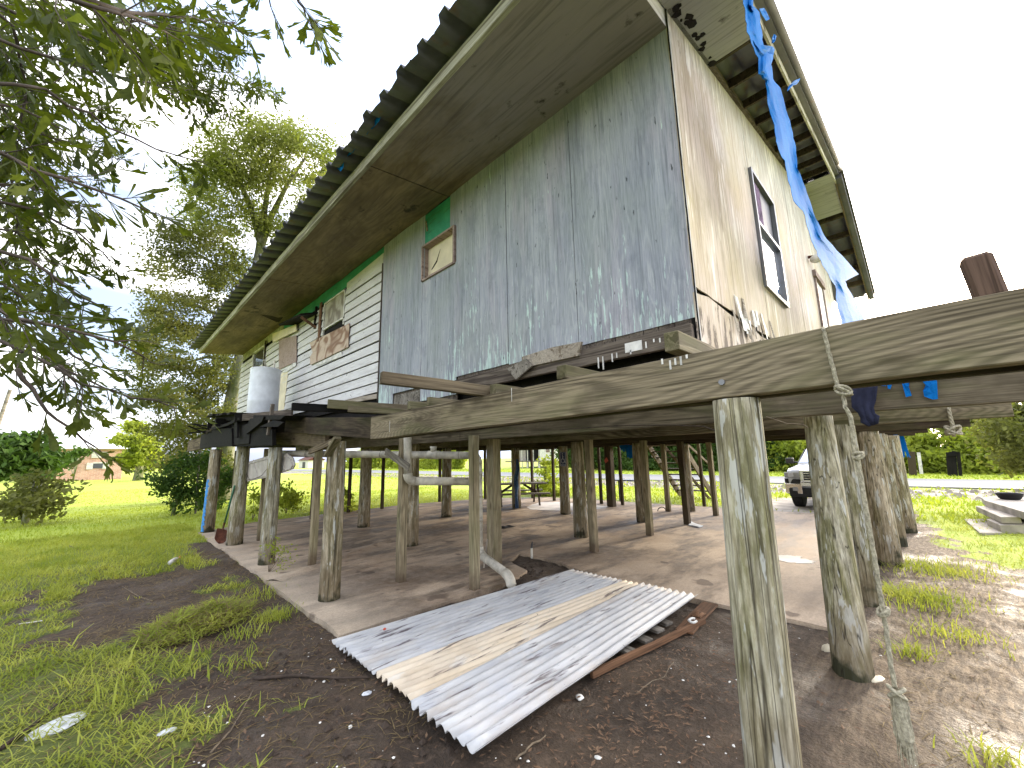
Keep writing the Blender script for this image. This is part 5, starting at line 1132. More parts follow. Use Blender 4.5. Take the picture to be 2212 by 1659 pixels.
# ------------------------------------------------------------------ stairs, tables, steps
sr = thing('outdoor_stairs', (15.7, 6.7, 0), 'weathered open stair flight with light stringers at the far side of the house', 'stairs')
S0, S1 = G(14.2, 6.05, 2.05), G(16.7, 6.05, .0)
for dy, mt in ((0, 'post_sq'), (1.25, 'post_sq')):
    board('stringer', S0+G(0, dy, 0), S1+G(0, dy, 0), .05, .24, mt, sr)
for i in range(9):
    q = S0.lerp(S1, (i+.6)/9.6); board('tread', q+G(0, .03, .04), q+G(0, 1.22, .04), .26, .04, 'post_dark', sr)
board('handrail', S0+G(-.3, -.05, .2), S1+G(.1, -.05, 1.1), .04, .09, 'post_sq', sr)
for a, b in ((G(14.6, 6.9, 2.0), G(15.9, 5.9, 0)), ): board('brace', a, b, .05, .09, 'post_sq', sr)
mb = MB()
for i in range(22):
    q = S0.lerp(S1, random.random()); mb.tube([q+G(random.uniform(-.1, .1), 1.25+random.uniform(-.05, .1), random.uniform(-.1, .15)) for _ in range(3)], random.uniform(.03, .06), 7)
mb.build('dried_vine', 'lid', sr)
pk = at_z(1140, 1043, .75)
tb = thing('picnic_table', (pk.x, pk.y, 0), 'old wooden picnic table with attached benches on the grass', 'picnic table')
dv = (R0+F0*.12); dv.z = 0; dv.normalize(); pv = G(-dv.y, dv.x, 0); c0 = G(pk.x, pk.y, 0)-dv*.35
def TB(name, u0, u1, v_, z, w_, h, mt='slat'): board(name, c0+dv*u0+pv*v_+G(0, 0, z), c0+dv*u1+pv*v_+G(0, 0, z), w_, h, mt, tb)
for v_ in (-.26, 0, .26): TB('tabletop_plank', -1.0, 1.0, v_, .74, .22, .045)
for v_ in (-.75, .75): TB('bench', -1.0, 1.0, v_, .44, .24, .045)
for u in (-.65, .65):
    for s_ in (-1, 1): board('leg', c0+dv*u+pv*s_*.25+G(0, 0, .7), c0+dv*u+pv*s_*.62, .05, .1, 'post_dark', tb)
    board('crossbar', c0+dv*u-pv*.85+G(0, 0, .40), c0+dv*u+pv*.85+G(0, 0, .40), .04, .1, 'post_dark', tb)
    board('brace', c0+dv*u+G(0, 0, .42), c0+dv*(u*.3)+G(0, 0, .7), .04, .08, 'post_dark', tb)
q0 = at_z(*z6(1750, 705), .78)
st = thing('work_table', (q0.x, q0.y, 0), 'dark metal side table near the far posts', 'table')
MB().slab([(q0.x-.4, q0.y-.7, .78), (q0.x+.3, q0.y-.7, .78), (q0.x+.3, q0.y+.5, .78), (q0.x-.4, q0.y+.5, .78)], (0, 0, .04)).build('tabletop', 'steel_dark', st, bevel=.01)
for a, b in ((-.35, -.6), (.25, -.6), (.25, .4), (-.35, .4)): MB().tube([(q0.x+a, q0.y+b, .78), (q0.x+a, q0.y+b, 0)], .025, 8).build('leg', 'steel_dark', st)
mb = MB()
hd = at_x(*z6(1330, 870), 11.3); 
for k in range(2): mb.tube([at_x(*z6(1325+12*math.sin(j*1.3+k), 700+j*26), 11.2) for j in range(11)], .012, 5)
tag(mb.build('hanging_chain', 'steel_dark'), 'thin dark chain hanging beside the round pilings', 'chain')
cs = thing('concrete_steps', (13.6, -.95, 0), 'low block of broken concrete steps in the yard on the right', 'steps')
def block(name, a, b, mt='concrete', parent=cs, jit=.02):
    m_ = MB().box(a, b); o = m_.build(name, mt, parent, bevel=.015); return o
def pxslab(name, pts, z, th):
    MB().slab([at_z(*z8(*q_), z) for q_ in pts], (0, 0, -th)).build(name, 'concrete', cs, bevel=.012)
pxslab('pad', [(1360, 1262), (1490, 1376), (1680, 1378), (1520, 1262)], .03, .1)
pxslab('tread', [(1455, 1155), (1665, 1246), (1830, 1246), (1720, 1158)], .30, .13)
pxslab('tread', [(1545, 1262), (1655, 1312), (1950, 1312), (1840, 1232)], .16, .2)
pxslab('landing', [(1502, 1082), (1530, 1108), (1950, 1232), (2050, 1095), (1640, 1066)], .44, .15)
pxslab('landing_base', [(1600, 1150), (1900, 1245), (1980, 1130), (1700, 1110)], .28, .35)
bc = at_z(*z8(1745, 1102), .44); bo = MB(); pr_ = [(.0, .0), (.15, .0), (.18, .03), (.22, .12), (.235, .13), (.235, .145), (.21, .14), (.17, .05), (.14, .03), (0, .03)]
bo.add([(bc.x+q*math.cos(2*math.pi*k/28), bc.y+q*math.sin(2*math.pi*k/28), .445+z) for q, z in pr_ for k in range(28)], [(i*28+k, i*28+(k+1) % 28, (i+1)*28+(k+1) % 28, (i+1)*28+k) for i in range(9) for k in range(28)])
tag(bo.build('shallow_pan', 'black', None, origin=(bc.x, bc.y, .445), smooth=True), 'round black rubber pan on top of the concrete steps', 'pan')

# ------------------------------------------------------------------ across the road
def picket(name, pxs, base_y, top_y, x, mt, label):
    root = thing(name, at_x(pxs[0], base_y, x), label, 'gate')
    for i, p in enumerate(pxs):
        a = at_x(p+random.uniform(-.5, .5)+2.6, base_y+random.uniform(-1, 3), x); b = at_x(p-2.6, top_y+random.uniform(-2, 2), x); a.z = 0
        board('plank', a, b, .17, .05, mt, root, up=(1, 0, 0))
    return root
pf = picket('black_pallet_gate', [z8(v_, 0)[0] for v_ in (1235, 1262, 1285, 1322)], 1028, 976, 37, 'black_wood', 'group of black upright planks standing by the road')
a = at_x(*z8(1215, 730), 36.9); b = at_x(*z8(1305, 722), 36.9); board('rail', a, b, .05, .22, 'black_wood', pf)
picket('brown_pallet_gate', [z8(v_, 0)[0] for v_ in (912, 932, 950)], 1028, 977, 37, 'post_dark', 'small stack of brown upright planks left of the white marker')
o = board('marker_post', at_x(*z8(1008, 890), 36), at_x(*z8(983, 712), 36), .16, .03, 'white', up=(1, 0, 0)); tag(o, 'slim white marker post between the plank stacks across the road', 'post')
zH = lambda x, y: ((x/4.424+1200)/1.38879, (y/4.424+1300)/1.38879)
q = at_x(*zH(212, 500), 34); o = board('marker_post', G(q.x, q.y, 0), at_x(*zH(214, 310), 34), .12, .03, 'white', up=(1, 0, 0)); tag(o, 'white roadside post seen between the posts at centre left', 'post')
# raised grey house across the road
hx = 47.; h0 = at_x(*zH(1600, 300), hx); h1 = at_x(*zH(2010, 300), hx)
fh = thing('raised_grey_house', (hx+4, (h0.y+h1.y)/2, 0), 'pale grey raised house with dark porch across the road', 'house')
ya, yb = h1.y, h0.y+1.5
MB().box((hx+1.5, ya, 1.0), (hx+9, yb+2, 4.2)).build('wall', 'lid', fh); MB().box((hx, ya, .9), (hx+1.5, yb+2, 1.1)).build('porch_floor', 'slat', fh)
MB().slab([(hx-.5, ya-.4, 4.1), (hx+9.4, ya-.4, 4.1), (hx+4.5, ya-.4, 6.2)], (0, yb+3-ya, 0)).build('roof', 'roof', fh)
MB().box((hx, ya, 1.1), (hx+1.5, ya+2.3, 4.1)).build('wall', 'white', fh); MB().box((hx-.03, ya+.3, 2.3), (hx, ya+1.0, 3.3)).build('window', 'glass', fh)
MB().box((hx+1.4, ya+2.9, 1.1), (hx+1.49, ya+6.5, 3.0)).build('doorway', 'black_wood', fh)
for i in range(6): MB().box((hx, ya+2.4+i*1.2, 0), (hx+.15, ya+2.5+i*1.2, 4.1)).build('porch_post', 'white', fh)
for i in range(4): MB().box((hx+.2, ya+.2+i*2.4, 0), (hx+.5, ya+.5+i*2.4, 1)).build('pier', 'lid', fh)
# dark stair beside it
zs = at_x(*zH(760, 400), 45)
fs_ = thing('far_stairs', (45, zs.y, 0), 'grey outdoor stairs with white railing across the road', 'stairs')
for i in range(9): MB().box((45, zs.y-1.6+i*.3, .15+.2*(8-i)), (46.2, zs.y-1.3+i*.3, .21+.2*(8-i))).build('tread', 'slat', fs_)
for s_ in (45, 46.2):
    board('railing', G(s_, zs.y-1.7, 2.9), G(s_, zs.y+1.3, 1.0), .06, .08, 'white', fs_); board('stringer', G(s_, zs.y-1.7, 1.8), G(s_, zs.y+1.2, .1), .06, .25, 'slat', fs_)
    for i in range(10): y = zs.y-1.7+i*.32; z = 2.9-.63*(i*.32); board('baluster', G(s_, y, z-1.1), G(s_, y, z), .04, .04, 'white', fs_, up=(1, 0, 0))
# parked red vehicle / shed silhouettes far left through the posts
zc = lambda x, y: ((x/2.949+500)/1.38879, (y/2.949+1150)/1.38879)
q = at_x(*zc(1215, 700), 38); bn = thing('red_shed', (38, q.y, 0), 'low red roofed shed far off between the left pilings', 'shed')
MB().box((38, q.y-3, 0), (42, q.y+4, 2.0)).build('wall', 'white', bn); MB().slab([(37.6, q.y-3.4, 2.0), (42.4, q.y-3.4, 2.0), (40, q.y-3.4, 3.1)], (0, 7.8, 0)).build('roof', 'rust', bn); MB().box((37.95, q.y-1, 0), (38, q.y+1, 1.6)).build('door', 'steel_dark', bn)
# brick house on the left
zL = lambda x, y: ((x/3.16)/1.38879, (y/3.16+1100)/1.38879)
bx0, bx1 = at_y(*zL(560, 900), 72).x, at_y(*zL(1120, 900), 72).x
bh = thing('brick_house', ((bx0+bx1)/2, 76, 0), 'low brick house with white roof beyond the lawn on the left', 'house')
def brick():
    t = NT('pinkish_brick_wall'); v = t.obj(0); b_ = t.n('ShaderNodeTexBrick'); t.put(b_.inputs['Vector'], t.map(v, (1, 1, 1), rot=(R(90), 0, 0))); b_.inputs['Scale'].default_value = 1.7
    b_.inputs['Color1'].default_value = (.50, .27, .20, 1); b_.inputs['Color2'].default_value = (.36, .17, .12, 1); b_.inputs['Mortar'].default_value = (.5, .42, .36, 1); b_.inputs['Mortar Size'].default_value = .03; b_.inputs['Brick Width'].default_value = .8
    n = t.noise(v, 2, 5, .7); return t.out(t.mix(t.rng(n, .4, .7, 0, .7), b_.outputs[0], (.60, .42, .33)), .9)
MAT['brick'] = brick(); MAT['whiteroof'] = plain('white_roof_sheet', (.80, .80, .78), .5, 0, .06, 1)
bx0 -= 1.5
MB().box((bx0, 72, 0), (bx1+.5, 84, 3.75)).build('wall', 'brick', bh); ztop = at_y(*zL(600, 800), 72).z
MB().slab([(bx0-.8, 71.2, 3.7), (bx1+1.0, 71.2, 3.7), (bx1+1.0, 84.6, 3.7), (bx0-.8, 84.6, 3.7)], (0, 0, .25)).build('eave', 'whiteroof', bh)
m_ = MB(); a_, b_ = bx0-.8, bx1+1.0; m_.add([(a_, 71.2, 3.95), (b_, 71.2, 3.95), (b_, 84.6, 3.95), (a_, 84.6, 3.95), (a_+3.2, 77.5, 7.0), (b_-2.5, 77.5, 7.0)], [(0, 1, 5, 4), (1, 2, 5), (2, 3, 4, 5), (3, 0, 4)]); m_.build('roof', 'whiteroof', bh)
for px, py, w_, h_ in ((680, 830, .6, .6), (928, 940, .9, .6)):
    q = at_y(*zL(px, py), 71.96); wn = MB().box((q.x-w_/2, 71.95, q.z-h_/2), (q.x+w_/2, 71.98, q.z+h_/2)).build('window', 'glass', bh)
    m_ = MB(); 
    for s_ in (-1, 1): m_.box((q.x+s_*(w_/2+.05)-.07*1, 71.9, q.z-h_/2-.1), (q.x+s_*(w_/2+.05)+.07, 71.95, q.z+h_/2+.1))
    m_.box((q.x-w_/2, 71.9, q.z+h_/2), (q.x+w_/2, 71.95, q.z+h_/2+.12)); m_.build('frame', 'white', wn)
    if w_ > .8:
        for s_ in (-1, 1): MB().box((q.x+s_*(w_/2+.3)-.22, 71.88, q.z-.4), (q.x+s_*(w_/2+.3)+.22, 71.94, q.z+.4)).build('shutter', 'white', wn)
q = at_y(*zL(945, 835), 71.9); MB().box((q.x-.7, 71.8, q.z-.35), (q.x+.7, 71.94, q.z+.35)).build('vent', 'white', bh)
# utility pole and wires
q1 = at_d(22/1.0, 842, 70); q0_ = at_d(0, 925, 70); 
mb = MB(); mb.tube([G(q1.x-.9, q1.y, 0), q1], [.22, .15], 10); up_ = mb.build('utility_pole', 'slat', None, origin=(q1.x-.9, q1.y, 0)); tag(up_, 'grey utility pole leaning at the left edge beyond the lawn', 'pole')
mb = MB()
for zz in (0, -1.4):
    e = at_d(480, 905+zz, 80); mb.tube([q1.lerp(e, t)+G(0, 0, zz-2.5*math.sin(math.pi*t)*.5) for t in [k/12 for k in range(13)]], .025, 5)
    e2 = at_d(-150, 790, 60); mb.tube([q1+G(0, 0, zz), e2], .02, 5)
tag(mb.build('power_line', 'steel_dark', None, origin=tuple(q1)), 'thin dark power lines running from the utility pole', 'wire')

# ------------------------------------------------------------------ trees and shrubs
def leafcloud(name, blobs, size, mat, parent, origin, sub=22, per=26, spread=.30, droop=.2, kind=None):
    """blobs: (x,y,z,r) in metres; leaves gather in small clusters inside each blob"""
    Ps = []
    for (x, y, z, r) in blobs:
        m_ = max(4, int(sub*(r/1.2)**1.5))
        d = rng.normal(size=(m_, 3)); d /= np.linalg.norm(d, axis=1)[:, None]; cc = np.array([x, y, z])+d*(r*rng.uniform(.15, 1.0, m_)[:, None]**.6)*np.array([1, 1, .8])
        k = rng.poisson(per, m_)+3
        for c_, kk in zip(cc, k): Ps.append(c_+rng.normal(size=(kk, 3))*spread*np.array([1, 1, .6])*rng.uniform(.6, 1.3))
    P = np.concatenate(Ps); n = len(P); a = rng.normal(size=(n, 3)); a[:, 2] -= droop; a /= np.linalg.norm(a, axis=1)[:, None]
    b = np.cross(a, rng.normal(size=(n, 3))); b /= np.linalg.norm(b, axis=1)[:, None]; s_ = (size*rng.uniform(.6, 1.3, n))[:, None]
    Vv = np.stack([P-a*s_*.6, P+b*s_*.28, P+a*s_*.6, P-b*s_*.28], 1).reshape(-1, 3); Fv = np.arange(n*4).reshape(n, 4)
    o = npmesh(name, Vv, Fv, mat, parent, origin=origin); 
    if kind: o['kind'] = kind
    return o
def bl(lst, d, jd=.06):   # (px,py,rpx) -> metres at distance d
    out = []
    for px, py, r in lst:
        dd = d*(1+random.uniform(-jd, jd)); p = at_d(px, py, dd); v_ = ray(px, py).normalized().dot(F0); out.append((p.x, p.y, p.z, r*dd*v_/FP))
    return out
def clumpy(lst, k=4, f=.42, s=.95):
    return [(x+random.uniform(-1, 1)*r*s, y+random.uniform(-1, 1)*r*s, r*f*random.uniform(.6, 1.2)) for x, y, r in lst for _ in range(k)]
def tree(name, label, base, trunk_pts, trunk_r, blobs, size, mat, limbs=(), bark='bark', cat='tree', group=None, **k):
    t = thing(name, base, label, cat, group); mb = MB()
    if trunk_pts: mb.tube(trunk_pts, trunk_r, 14, jit=.04)
    for L_, r_ in limbs: mb.tube(L_, r_, 8, jit=.05)
    if trunk_pts or limbs: mb.build('trunk', bark, t, smooth=True)
    leafcloud('crown', blobs, size, mat, t, base, **k); return t
def bark():
    t = NT('mottled_bark'); v = t.obj(0); n = t.noise(t.map(v, (3, 3, 1)), 1, 5, .6); n2 = t.noise(t.map(v, (14, 14, 3)), 1, 5, .7)
    c = t.mix(t.rng(n, .4, .6), (.24, .23, .17), (.12, .14, .05)); c = t.mix(t.rng(n2, .5, .7, 0, .7), c, (.05, .04, .03)); t.bump(n2, .6, .03); return t.out(c, .95)
MAT['bark'] = bark()
# big tree behind the left end of the house
D = 23.5
tp_ = [at_d(478, 1078, D), at_d(486, 980, D), at_d(500, 880, D), at_d(520, 780, D), at_d(545, 640, D), at_d(562, 540, D), at_d(568, 460, D)]; tp_[0].z = -.2
lim = []
for pts, r0_ in (([(562,540),(585,470),(620,400),(660,340)], .16), ([(560,520),(540,440),(500,360),(490,320)], .13), ([(568,480),(580,400),(590,320)], .12), ([(545,640),(480,580),(420,545),(360,540)], .10), ([(535,700),(470,680),(400,650),(350,650)], .09),
                 ([(520,780),(450,770),(380,790)], .08), ([(510,830),(450,850),(400,870)], .07), ([(590,560),(640,500),(680,430)], .10), ([(500,880),(450,930),(420,970)], .07)):
    lim.append(([at_d(x, y, D+random.uniform(-1, 1)*i/3) for i, (x, y) in enumerate(pts)], [r0_*(1-i/len(pts))+.015 for i in range(len(pts))]))
up_b = [(450,455,26),(420,480,20),(500,560,26),(530,600,22),(475,590,24),(720,360,16),(640,300,26),(560,280,22),(480,310,20),(470,350,30),(430,400,24),(540,450,34),(480,520,26),(690,450,26),(620,560,26),(575,330,44),(500,330,52),(600,330,58),(665,345,48),(540,410,62),(640,425,55),(470,390,40),(705,322,26),(560,305,38),(608,495,44),(445,370,26),(520,470,40),(660,480,34),(620,290,26),(585,380,50),(690,400,30),(430,430,24)]
lo_b = [(460,560,22),(310,760,18),(330,860,20),(345,930,20),(480,760,26),(520,660,16),(380,560,30),(420,660,36),(350,660,26),(380,740,36),(460,740,34),(480,820,30),(340,830,26),(430,830,38),(390,900,32),(460,1000,34),(490,620,26),(440,900,36),(500,700,20),(355,700,26),(410,1030,36),(370,1000,26),(400,535,42),(350,545,26),(450,510,22),(360,635,44),(430,610,40),(335,700,30),(415,715,50),(365,785,36),(450,785,42),(322,770,24),(480,690,30),(395,850,38),(458,870,38),(415,915,36),(360,880,22),(430,965,42),(385,985,34),(300,730,16),(470,930,30),(505,560,22)]
tree('oak_tree', 'tall leafy tree rising behind the left end of the house', (tp_[0].x, tp_[0].y, 0), tp_, [.42, .36, .33, .30, .24, .2, .16], bl(clumpy(up_b, 5, .36, 1.1), D), .13, 'treeleaf', lim, sub=62, per=34, spread=.36)
lt = [o for o in C.objects if o.get('label', '').startswith('tall leafy tree')][0]
leafcloud('lower_crown', bl(clumpy(lo_b, 5, .42, 1.1), D-.5, .07), .125, 'midleaf', lt, lt.location, sub=58, per=34, spread=.30)  # same tree; darker leaf colour stands in for shade below the sunlit top
# dark shrubs below it
for i, (bs, d_, lb) in enumerate((([(380,1048,38),(350,1035,26),(410,1075,34),(395,1010,30)], 17.5, 'dark leafy shrub left of the blue striped piling'), ([(440,1000,34),(470,1050,38),(505,1030,32),(450,1090,26)], 18.5, 'dark shrub mass behind the leftmost pilings'),)):
    B_ = bl(bs, d_); tree('dark_shrub', lb, (B_[0][0], B_[0][1], 0), [G(B_[0][0], B_[0][1], -.1), G(B_[0][0]+.1, B_[0][1], .8)], [.06, .04], B_, .12, 'darkleaf', cat='shrub', sub=70, per=30, spread=.17)
for i, (px, py, d_, n_, lb) in enumerate(((612, 1078, 15.5, 4, 'leafy weed bush behind the hanging cooler lid'), (648, 1085, 15.8, 3, 'leafy weed bush left of the square light post'), (745, 1082, 15.6, 4, 'leafy weed bush right of the big left piling'), (560, 1090, 15.2, 3, 'low weed bush behind the mossy piling'), (1145, 1078, 19, 3, 'low bright weeds at the foot of the vine covered post'))):
    B_ = bl([(px+random.uniform(-22, 22), py+random.uniform(-24, 14), random.uniform(12, 18)) for _ in range(n_)], d_); c_ = B_[0]
    tree('weed_bush', lb, (c_[0], c_[1], 0), None, None, B_, .12, 'bushleaf', [([G(c_[0], c_[1], 0), G(b[0], b[1], max(.1, b[2]))], [.012, .006]) for b in B_], bark='stick', cat='bush', sub=75, per=16, spread=.12)
B_ = bl([(1184,996,15),(1178,1020,20),(1190,1045,22),(1168,1052,18),(1200,1068,20),(1172,1076,18)], 19); tree('vine_bush', 'vine covered bush climbing a post between the thin dark posts', (B_[1][0], B_[1][1], 0), [G(B_[1][0], B_[1][1], 0), G(B_[1][0], B_[1][1], 1.6)], [.08, .05], B_, .11, 'bushleaf', cat='bush', sub=95, per=22, spread=.12)
# bushes and tree across the left lawn
for bs, d_, sz, mat_, lb in (([(15,988,36),(62,978,32),(100,988,24),(0,960,30),(55,1005,36),(108,1008,14),(88,1012,24),(60,952,20),(10,1010,30)], 46, .42, 'darkleaf', 'large round dark green bush at the far left of the lawn'),
        ([(70,1055,24),(42,1078,24),(100,1075,24),(132,1050,15),(75,1035,14),(10,1100,22),(90,1098,20),(45,1105,24),(120,1085,14)], 19.5, .15, 'midleaf', 'nearer bush with visible dark stem on the left lawn'),
        ([(290,925,18),(272,950,20),(318,955,24),(300,985,24),(332,985,14),(266,990,9),(315,1005,16),(280,1000,11),(340,1005,9)], 62, .4, 'bushleaf', 'small leafy tree standing on the lawn before the brick house'),
        ([(150,990,9),(175,978,8)], 66, .5, 'darkleaf', 'low foliage touching the brick house roof edge')):
    B_ = bl(bs, d_); mid = at_d(sum(b[0] for b in bs)/len(bs), 1010, d_)
    big = d_ > 40
    tree('bush' if 'bush' in lb or 'foliage' in lb else 'small_tree', lb, (mid.x, mid.y, 0), [G(mid.x, mid.y, -.2), G(mid.x, mid.y, 1.6 if big else .5), G(mid.x+.2, mid.y, 3.0 if big else 1.3)], [.5 if big and 'tree' in lb else .09, .3 if big and 'tree' in lb else .07, .05], B_, sz, mat_,
         [([G(mid.x, mid.y, .4), G(b[0], b[1], b[2])], [.05, .02]) for b in B_], cat='bush' if 'bush' in lb or 'foliage' in lb else 'tree', sub=40 if big else 60, per=26, spread=.36 if big else .2)
B_ = bl([(2195,885,28),(2150,905,16),(2120,925,10),(2185,935,26),(2205,975,34),(2172,962,18),(2225,915,40),(2152,930,13),(2240,985,40),(2190,1000,20)], 24); tree('dark_tree', 'dark tree at the right edge beyond the road verge', (B_[1][0], B_[1][1], 0), [G(B_[1][0]+1, B_[1][1]-1, 0), G(B_[1][0]+1, B_[1][1]-1, 3)], [.2, .12], B_, .17, 'midleaf', sub=75, per=26, spread=.3)
# treeline across the road reads as one mass
def treeline(name, y0, y1, x0, h0_, h1_, mat_, n_, dens=40, sz=.36):
    Bs = []
    for i in range(n_):
        y = random.uniform(y0, y1); hh = h0_+(h1_-h0_)*(.5+.5*noise.noise(Vector((y*.11, 3, x0))))*1.25; z = random.uniform(.1, hh); Bs.append((x0+random.uniform(-.5, 1.0)+z*.35, y, z, random.uniform(.5, 1.1)))
    o = leafcloud(name, Bs, sz, mat_, None, (x0, (y0+y1)/2, 0), sub=26, per=14, spread=.34, kind='stuff'); return o
treeline('treeline', -34, 10, 40.5, 1.6, 3.6, 'bushleaf', 300); treeline('treeline', -40, 34, 44, 3.0, 5.0, 'treeleaf', 300)
treeline('treeline', 9, 33, 41, 2.4, 4.5, 'darkleaf', 160); treeline('treeline', 52, 95, 40, 2.6, 4.6, 'bushleaf', 170)
treeline('treeline', 34, 50, 58, 3, 6, 'darkleaf', 90); treeline('treeline', -36, 30, 47, 3.4, 4.6, 'darkleaf', 220)
# ground weeds by the road verge
pts = [(random.uniform(18, 25.5), random.uniform(-30, 60), 0) for _ in range(6000)] + [(random.uniform(33, 40), random.uniform(-30, 70), 0) for _ in range(9000)]
blades('verge_grass', pts, .16, .06, 'blade_far', .8, .2)
# rubble along the verge
vs = MB()
for i in range(900):
    x, y = random.gauss(22.8, 1.3), random.uniform(-30, 50); s_ = random.uniform(.03, .16)
    vs.add([(x-s_, y-s_*.7, -.02), (x+s_, y-s_*.8, -.02), (x+s_*.8, y+s_, -.02), (x-s_*.7, y+s_, -.02), (x-s_*.4, y-s_*.3, s_*.7), (x+s_*.5, y-s_*.2, s_*.6), (x+s_*.3, y+s_*.4, s_*.5), (x-s_*.3, y+s_*.3, s_*.7)], [(0,1,5,4),(1,2,6,5),(2,3,7,6),(3,0,4,7),(4,5,6,7)])
tag(vs.build('rubble', 'concrete'), kind='stuff')

# ------------------------------------------------------------------ overhanging oak, close to the viewer
oak = thing('water_oak', (-3.4, 3.4, 0), 'lobed leaf branches of a near oak hanging in from the upper left', 'tree')
LO = np.array([(0,0),(.05,.25),(.075,.5),(.22,.72),(.14,.76),(.19,.99),(.05,.86),(0,1.02),(-.05,.88),(-.18,.97),(-.13,.77),(-.23,.70),(-.08,.48),(-.05,.25)])
LO2 = np.array([(0,0),(.05,.3),(.10,.55),(.15,.75),(.16,.88),(.10,.97),(.04,.99),(0,1.0),(-.04,.99),(-.12,.96),(-.17,.87),(-.15,.74),(-.09,.55),(-.045,.3)])
LP = {0: [], 1: []}
def leaf(p, d, s_, nrm):
    d = d.normalized(); b = d.cross(nrm)
    if b.length < .1: b = d.cross(Vector((1, .3, .2)))
    b.normalize(); n_ = b.cross(d); cv = random.uniform(-.25, .35); S_ = LO if random.random() < .62 else LO2; wv = random.uniform(.45, .85); as_ = random.uniform(-.08, .08); fold = random.uniform(0, .5)
    LP[0].append([tuple(p+d*(v_*s_)+b*((u+as_*v_)*s_*wv)+n_*(cv*v_*v_*s_+fold*abs(u)*s_)) for u, v_ in S_])
bt = MB()
def rv(s_=1): return Vector((random.gauss(0, s_), random.gauss(0, s_), random.gauss(0, s_)))
def twig(p, d, L_, ls, n_leaf, r_=.0022):
    pts = [p]; q = p.copy(); dd = d.normalized(); k = max(3, int(L_/.04))
    for i in range(k):
        dd = (dd+rv(.12)+Vector((0, 0, -.05))).normalized(); q = q+dd*(L_/k); pts.append(q.copy())
    bt.tube(pts, [r_*(1-.6*i/k) for i in range(k+1)], 5, cap=False)
    for i in range(n_leaf):
        t = .15+.85*(i+random.random()*.6)/n_leaf; f = min(k-1e-3, t*k); j = int(f); b = pts[j].lerp(pts[j+1], f-j)
        out = (rv(1)+dd*.9+Vector((0, 0, -.45))).normalized(); leaf(b, (out+dd*.4), ls*random.uniform(.6, 1.4), (rv(.6)+Vector((0, 0, 1))).normalized())
BR = [([(-150,-60,3.5),(100,60,3.8),(300,110,4.6),(480,150,5.6),(600,205,6.6)], 1.3, .095),
 ([(300,110,4.6),(400,165,5.0),(500,245,5.8)], 1.2, .09), ([(250,60,4.2),(380,90,4.8),(520,110,5.4)], 1.3, .09), ([(330,140,5.2),(430,200,5.6),(560,190,6.2)], 1.2, .09),
 ([(-100,-90,2.0),(120,-5,1.8),(260,30,1.8),(360,70,2.0)], .9, .085), ([(-60,-60,2.1),(200,0,2.0),(330,30,2.2),(420,40,2.5),(510,50,2.9)], .9, .085), ([(60,-40,3),(220,40,3),(360,60,3.3),(470,20,3.6)], 1.1, .09),
 ([(-100,60,3),(110,120,3),(220,160,3.1),(330,180,3.3),(410,230,3.4)], 1.0, .09),
 ([(-120,160,2.7),(100,200,2.7),(240,275,2.8),(340,325,2.9),(425,348,3.0)], .75, .085),
 ([(-100,260,3.4),(60,280,3.6),(180,320,3.8),(265,344,4.2)], 1.0, .085), ([(-100,220,3.0),(40,230,3.0),(150,290,3.2)], 1.0, .085),
 ([(-100,300,2.1),(80,365,2.1),(210,415,2.1),(325,458,2.2)], .8, .085), ([(-80,400,2.8),(60,400,2.8),(160,440,3.0)], 1.1, .085),
 ([(-80,420,3),(70,450,3),(160,500,3.2),(250,572,3.5)], 1.0, .085), ([(-100,520,2.3),(60,560,2.2),(150,620,2.2),(215,660,2.3)], .8, .085), ([(-100,470,3.4),(40,500,3.4),(120,560,3.5)], 1.1, .085),
 ([(-100,640,1.9),(60,680,1.9),(170,720,1.9),(310,770,2.0)], 1.0, .085), ([(-80,700,2.4),(60,760,2.2),(180,830,2.1),(290,850,2.0),(375,880,2.0)], .75, .085), ([(-80,680,2.7),(60,700,2.6),(160,770,2.6),(240,800,2.6)], 1.0, .085), ([(40,740,2.4),(140,800,2.3),(230,840,2.3)], 1.0, .08),
 ([(-100,560,3.4),(50,640,3.3),(150,700,3.3)], 1.0, .085),
 ([(35,799,2.1),(66,837,2.1),(100,886,2.1),(150,930,2.1),(205,965,2.1)], .16, .08),
 ([(575,-60,2.7),(640,-10,2.6),(655,20,2.6),(668,45,2.6)], .45, .11), ([(560,-60,3.2),(575,-10,3.2),(585,15,3.2)], .4, .09),
 ([(-120,-20,4.5),(60,160,4.8),(90,330,5),(60,520,5),(80,620,5)], 1.5, .09), ([(-120,60,3.8),(20,250,3.7),(30,450,3.7),(40,640,3.6)], 1.4, .09), ([(-100,-60,3.2),(30,60,3.2),(60,180,3.3),(40,300,3.3)], 1.4, .09), ([(0,-60,4),(150,60,4.2),(200,160,4.4),(230,240,4.6)], 1.0, .085),
 ([(-100,120,5.5),(60,190,5.8),(200,230,6.2),(300,260,6.6)], 1.5, .085), ([(-100,240,5.5),(30,330,5.6),(130,380,5.8),(220,390,6.2)], 1.5, .085), ([(-100,380,5),(30,440,5.2),(130,500,5.5),(190,560,5.8)], 1.5, .085),
 ([(-100,520,5),(20,580,5),(120,660,5.2),(170,720,5.4)], 1.4, .085), ([(-80,-40,5),(120,40,5.4),(260,120,5.8),(380,200,6.4)], 1.5, .085), ([(-60,560,3.4),(40,720,3.2),(120,780,3.2),(200,880,3.2)], 1.1, .085), ([(-100,0,5),(20,80,5),(60,250,5.2),(130,330,5.4)], 1.5, .085)]
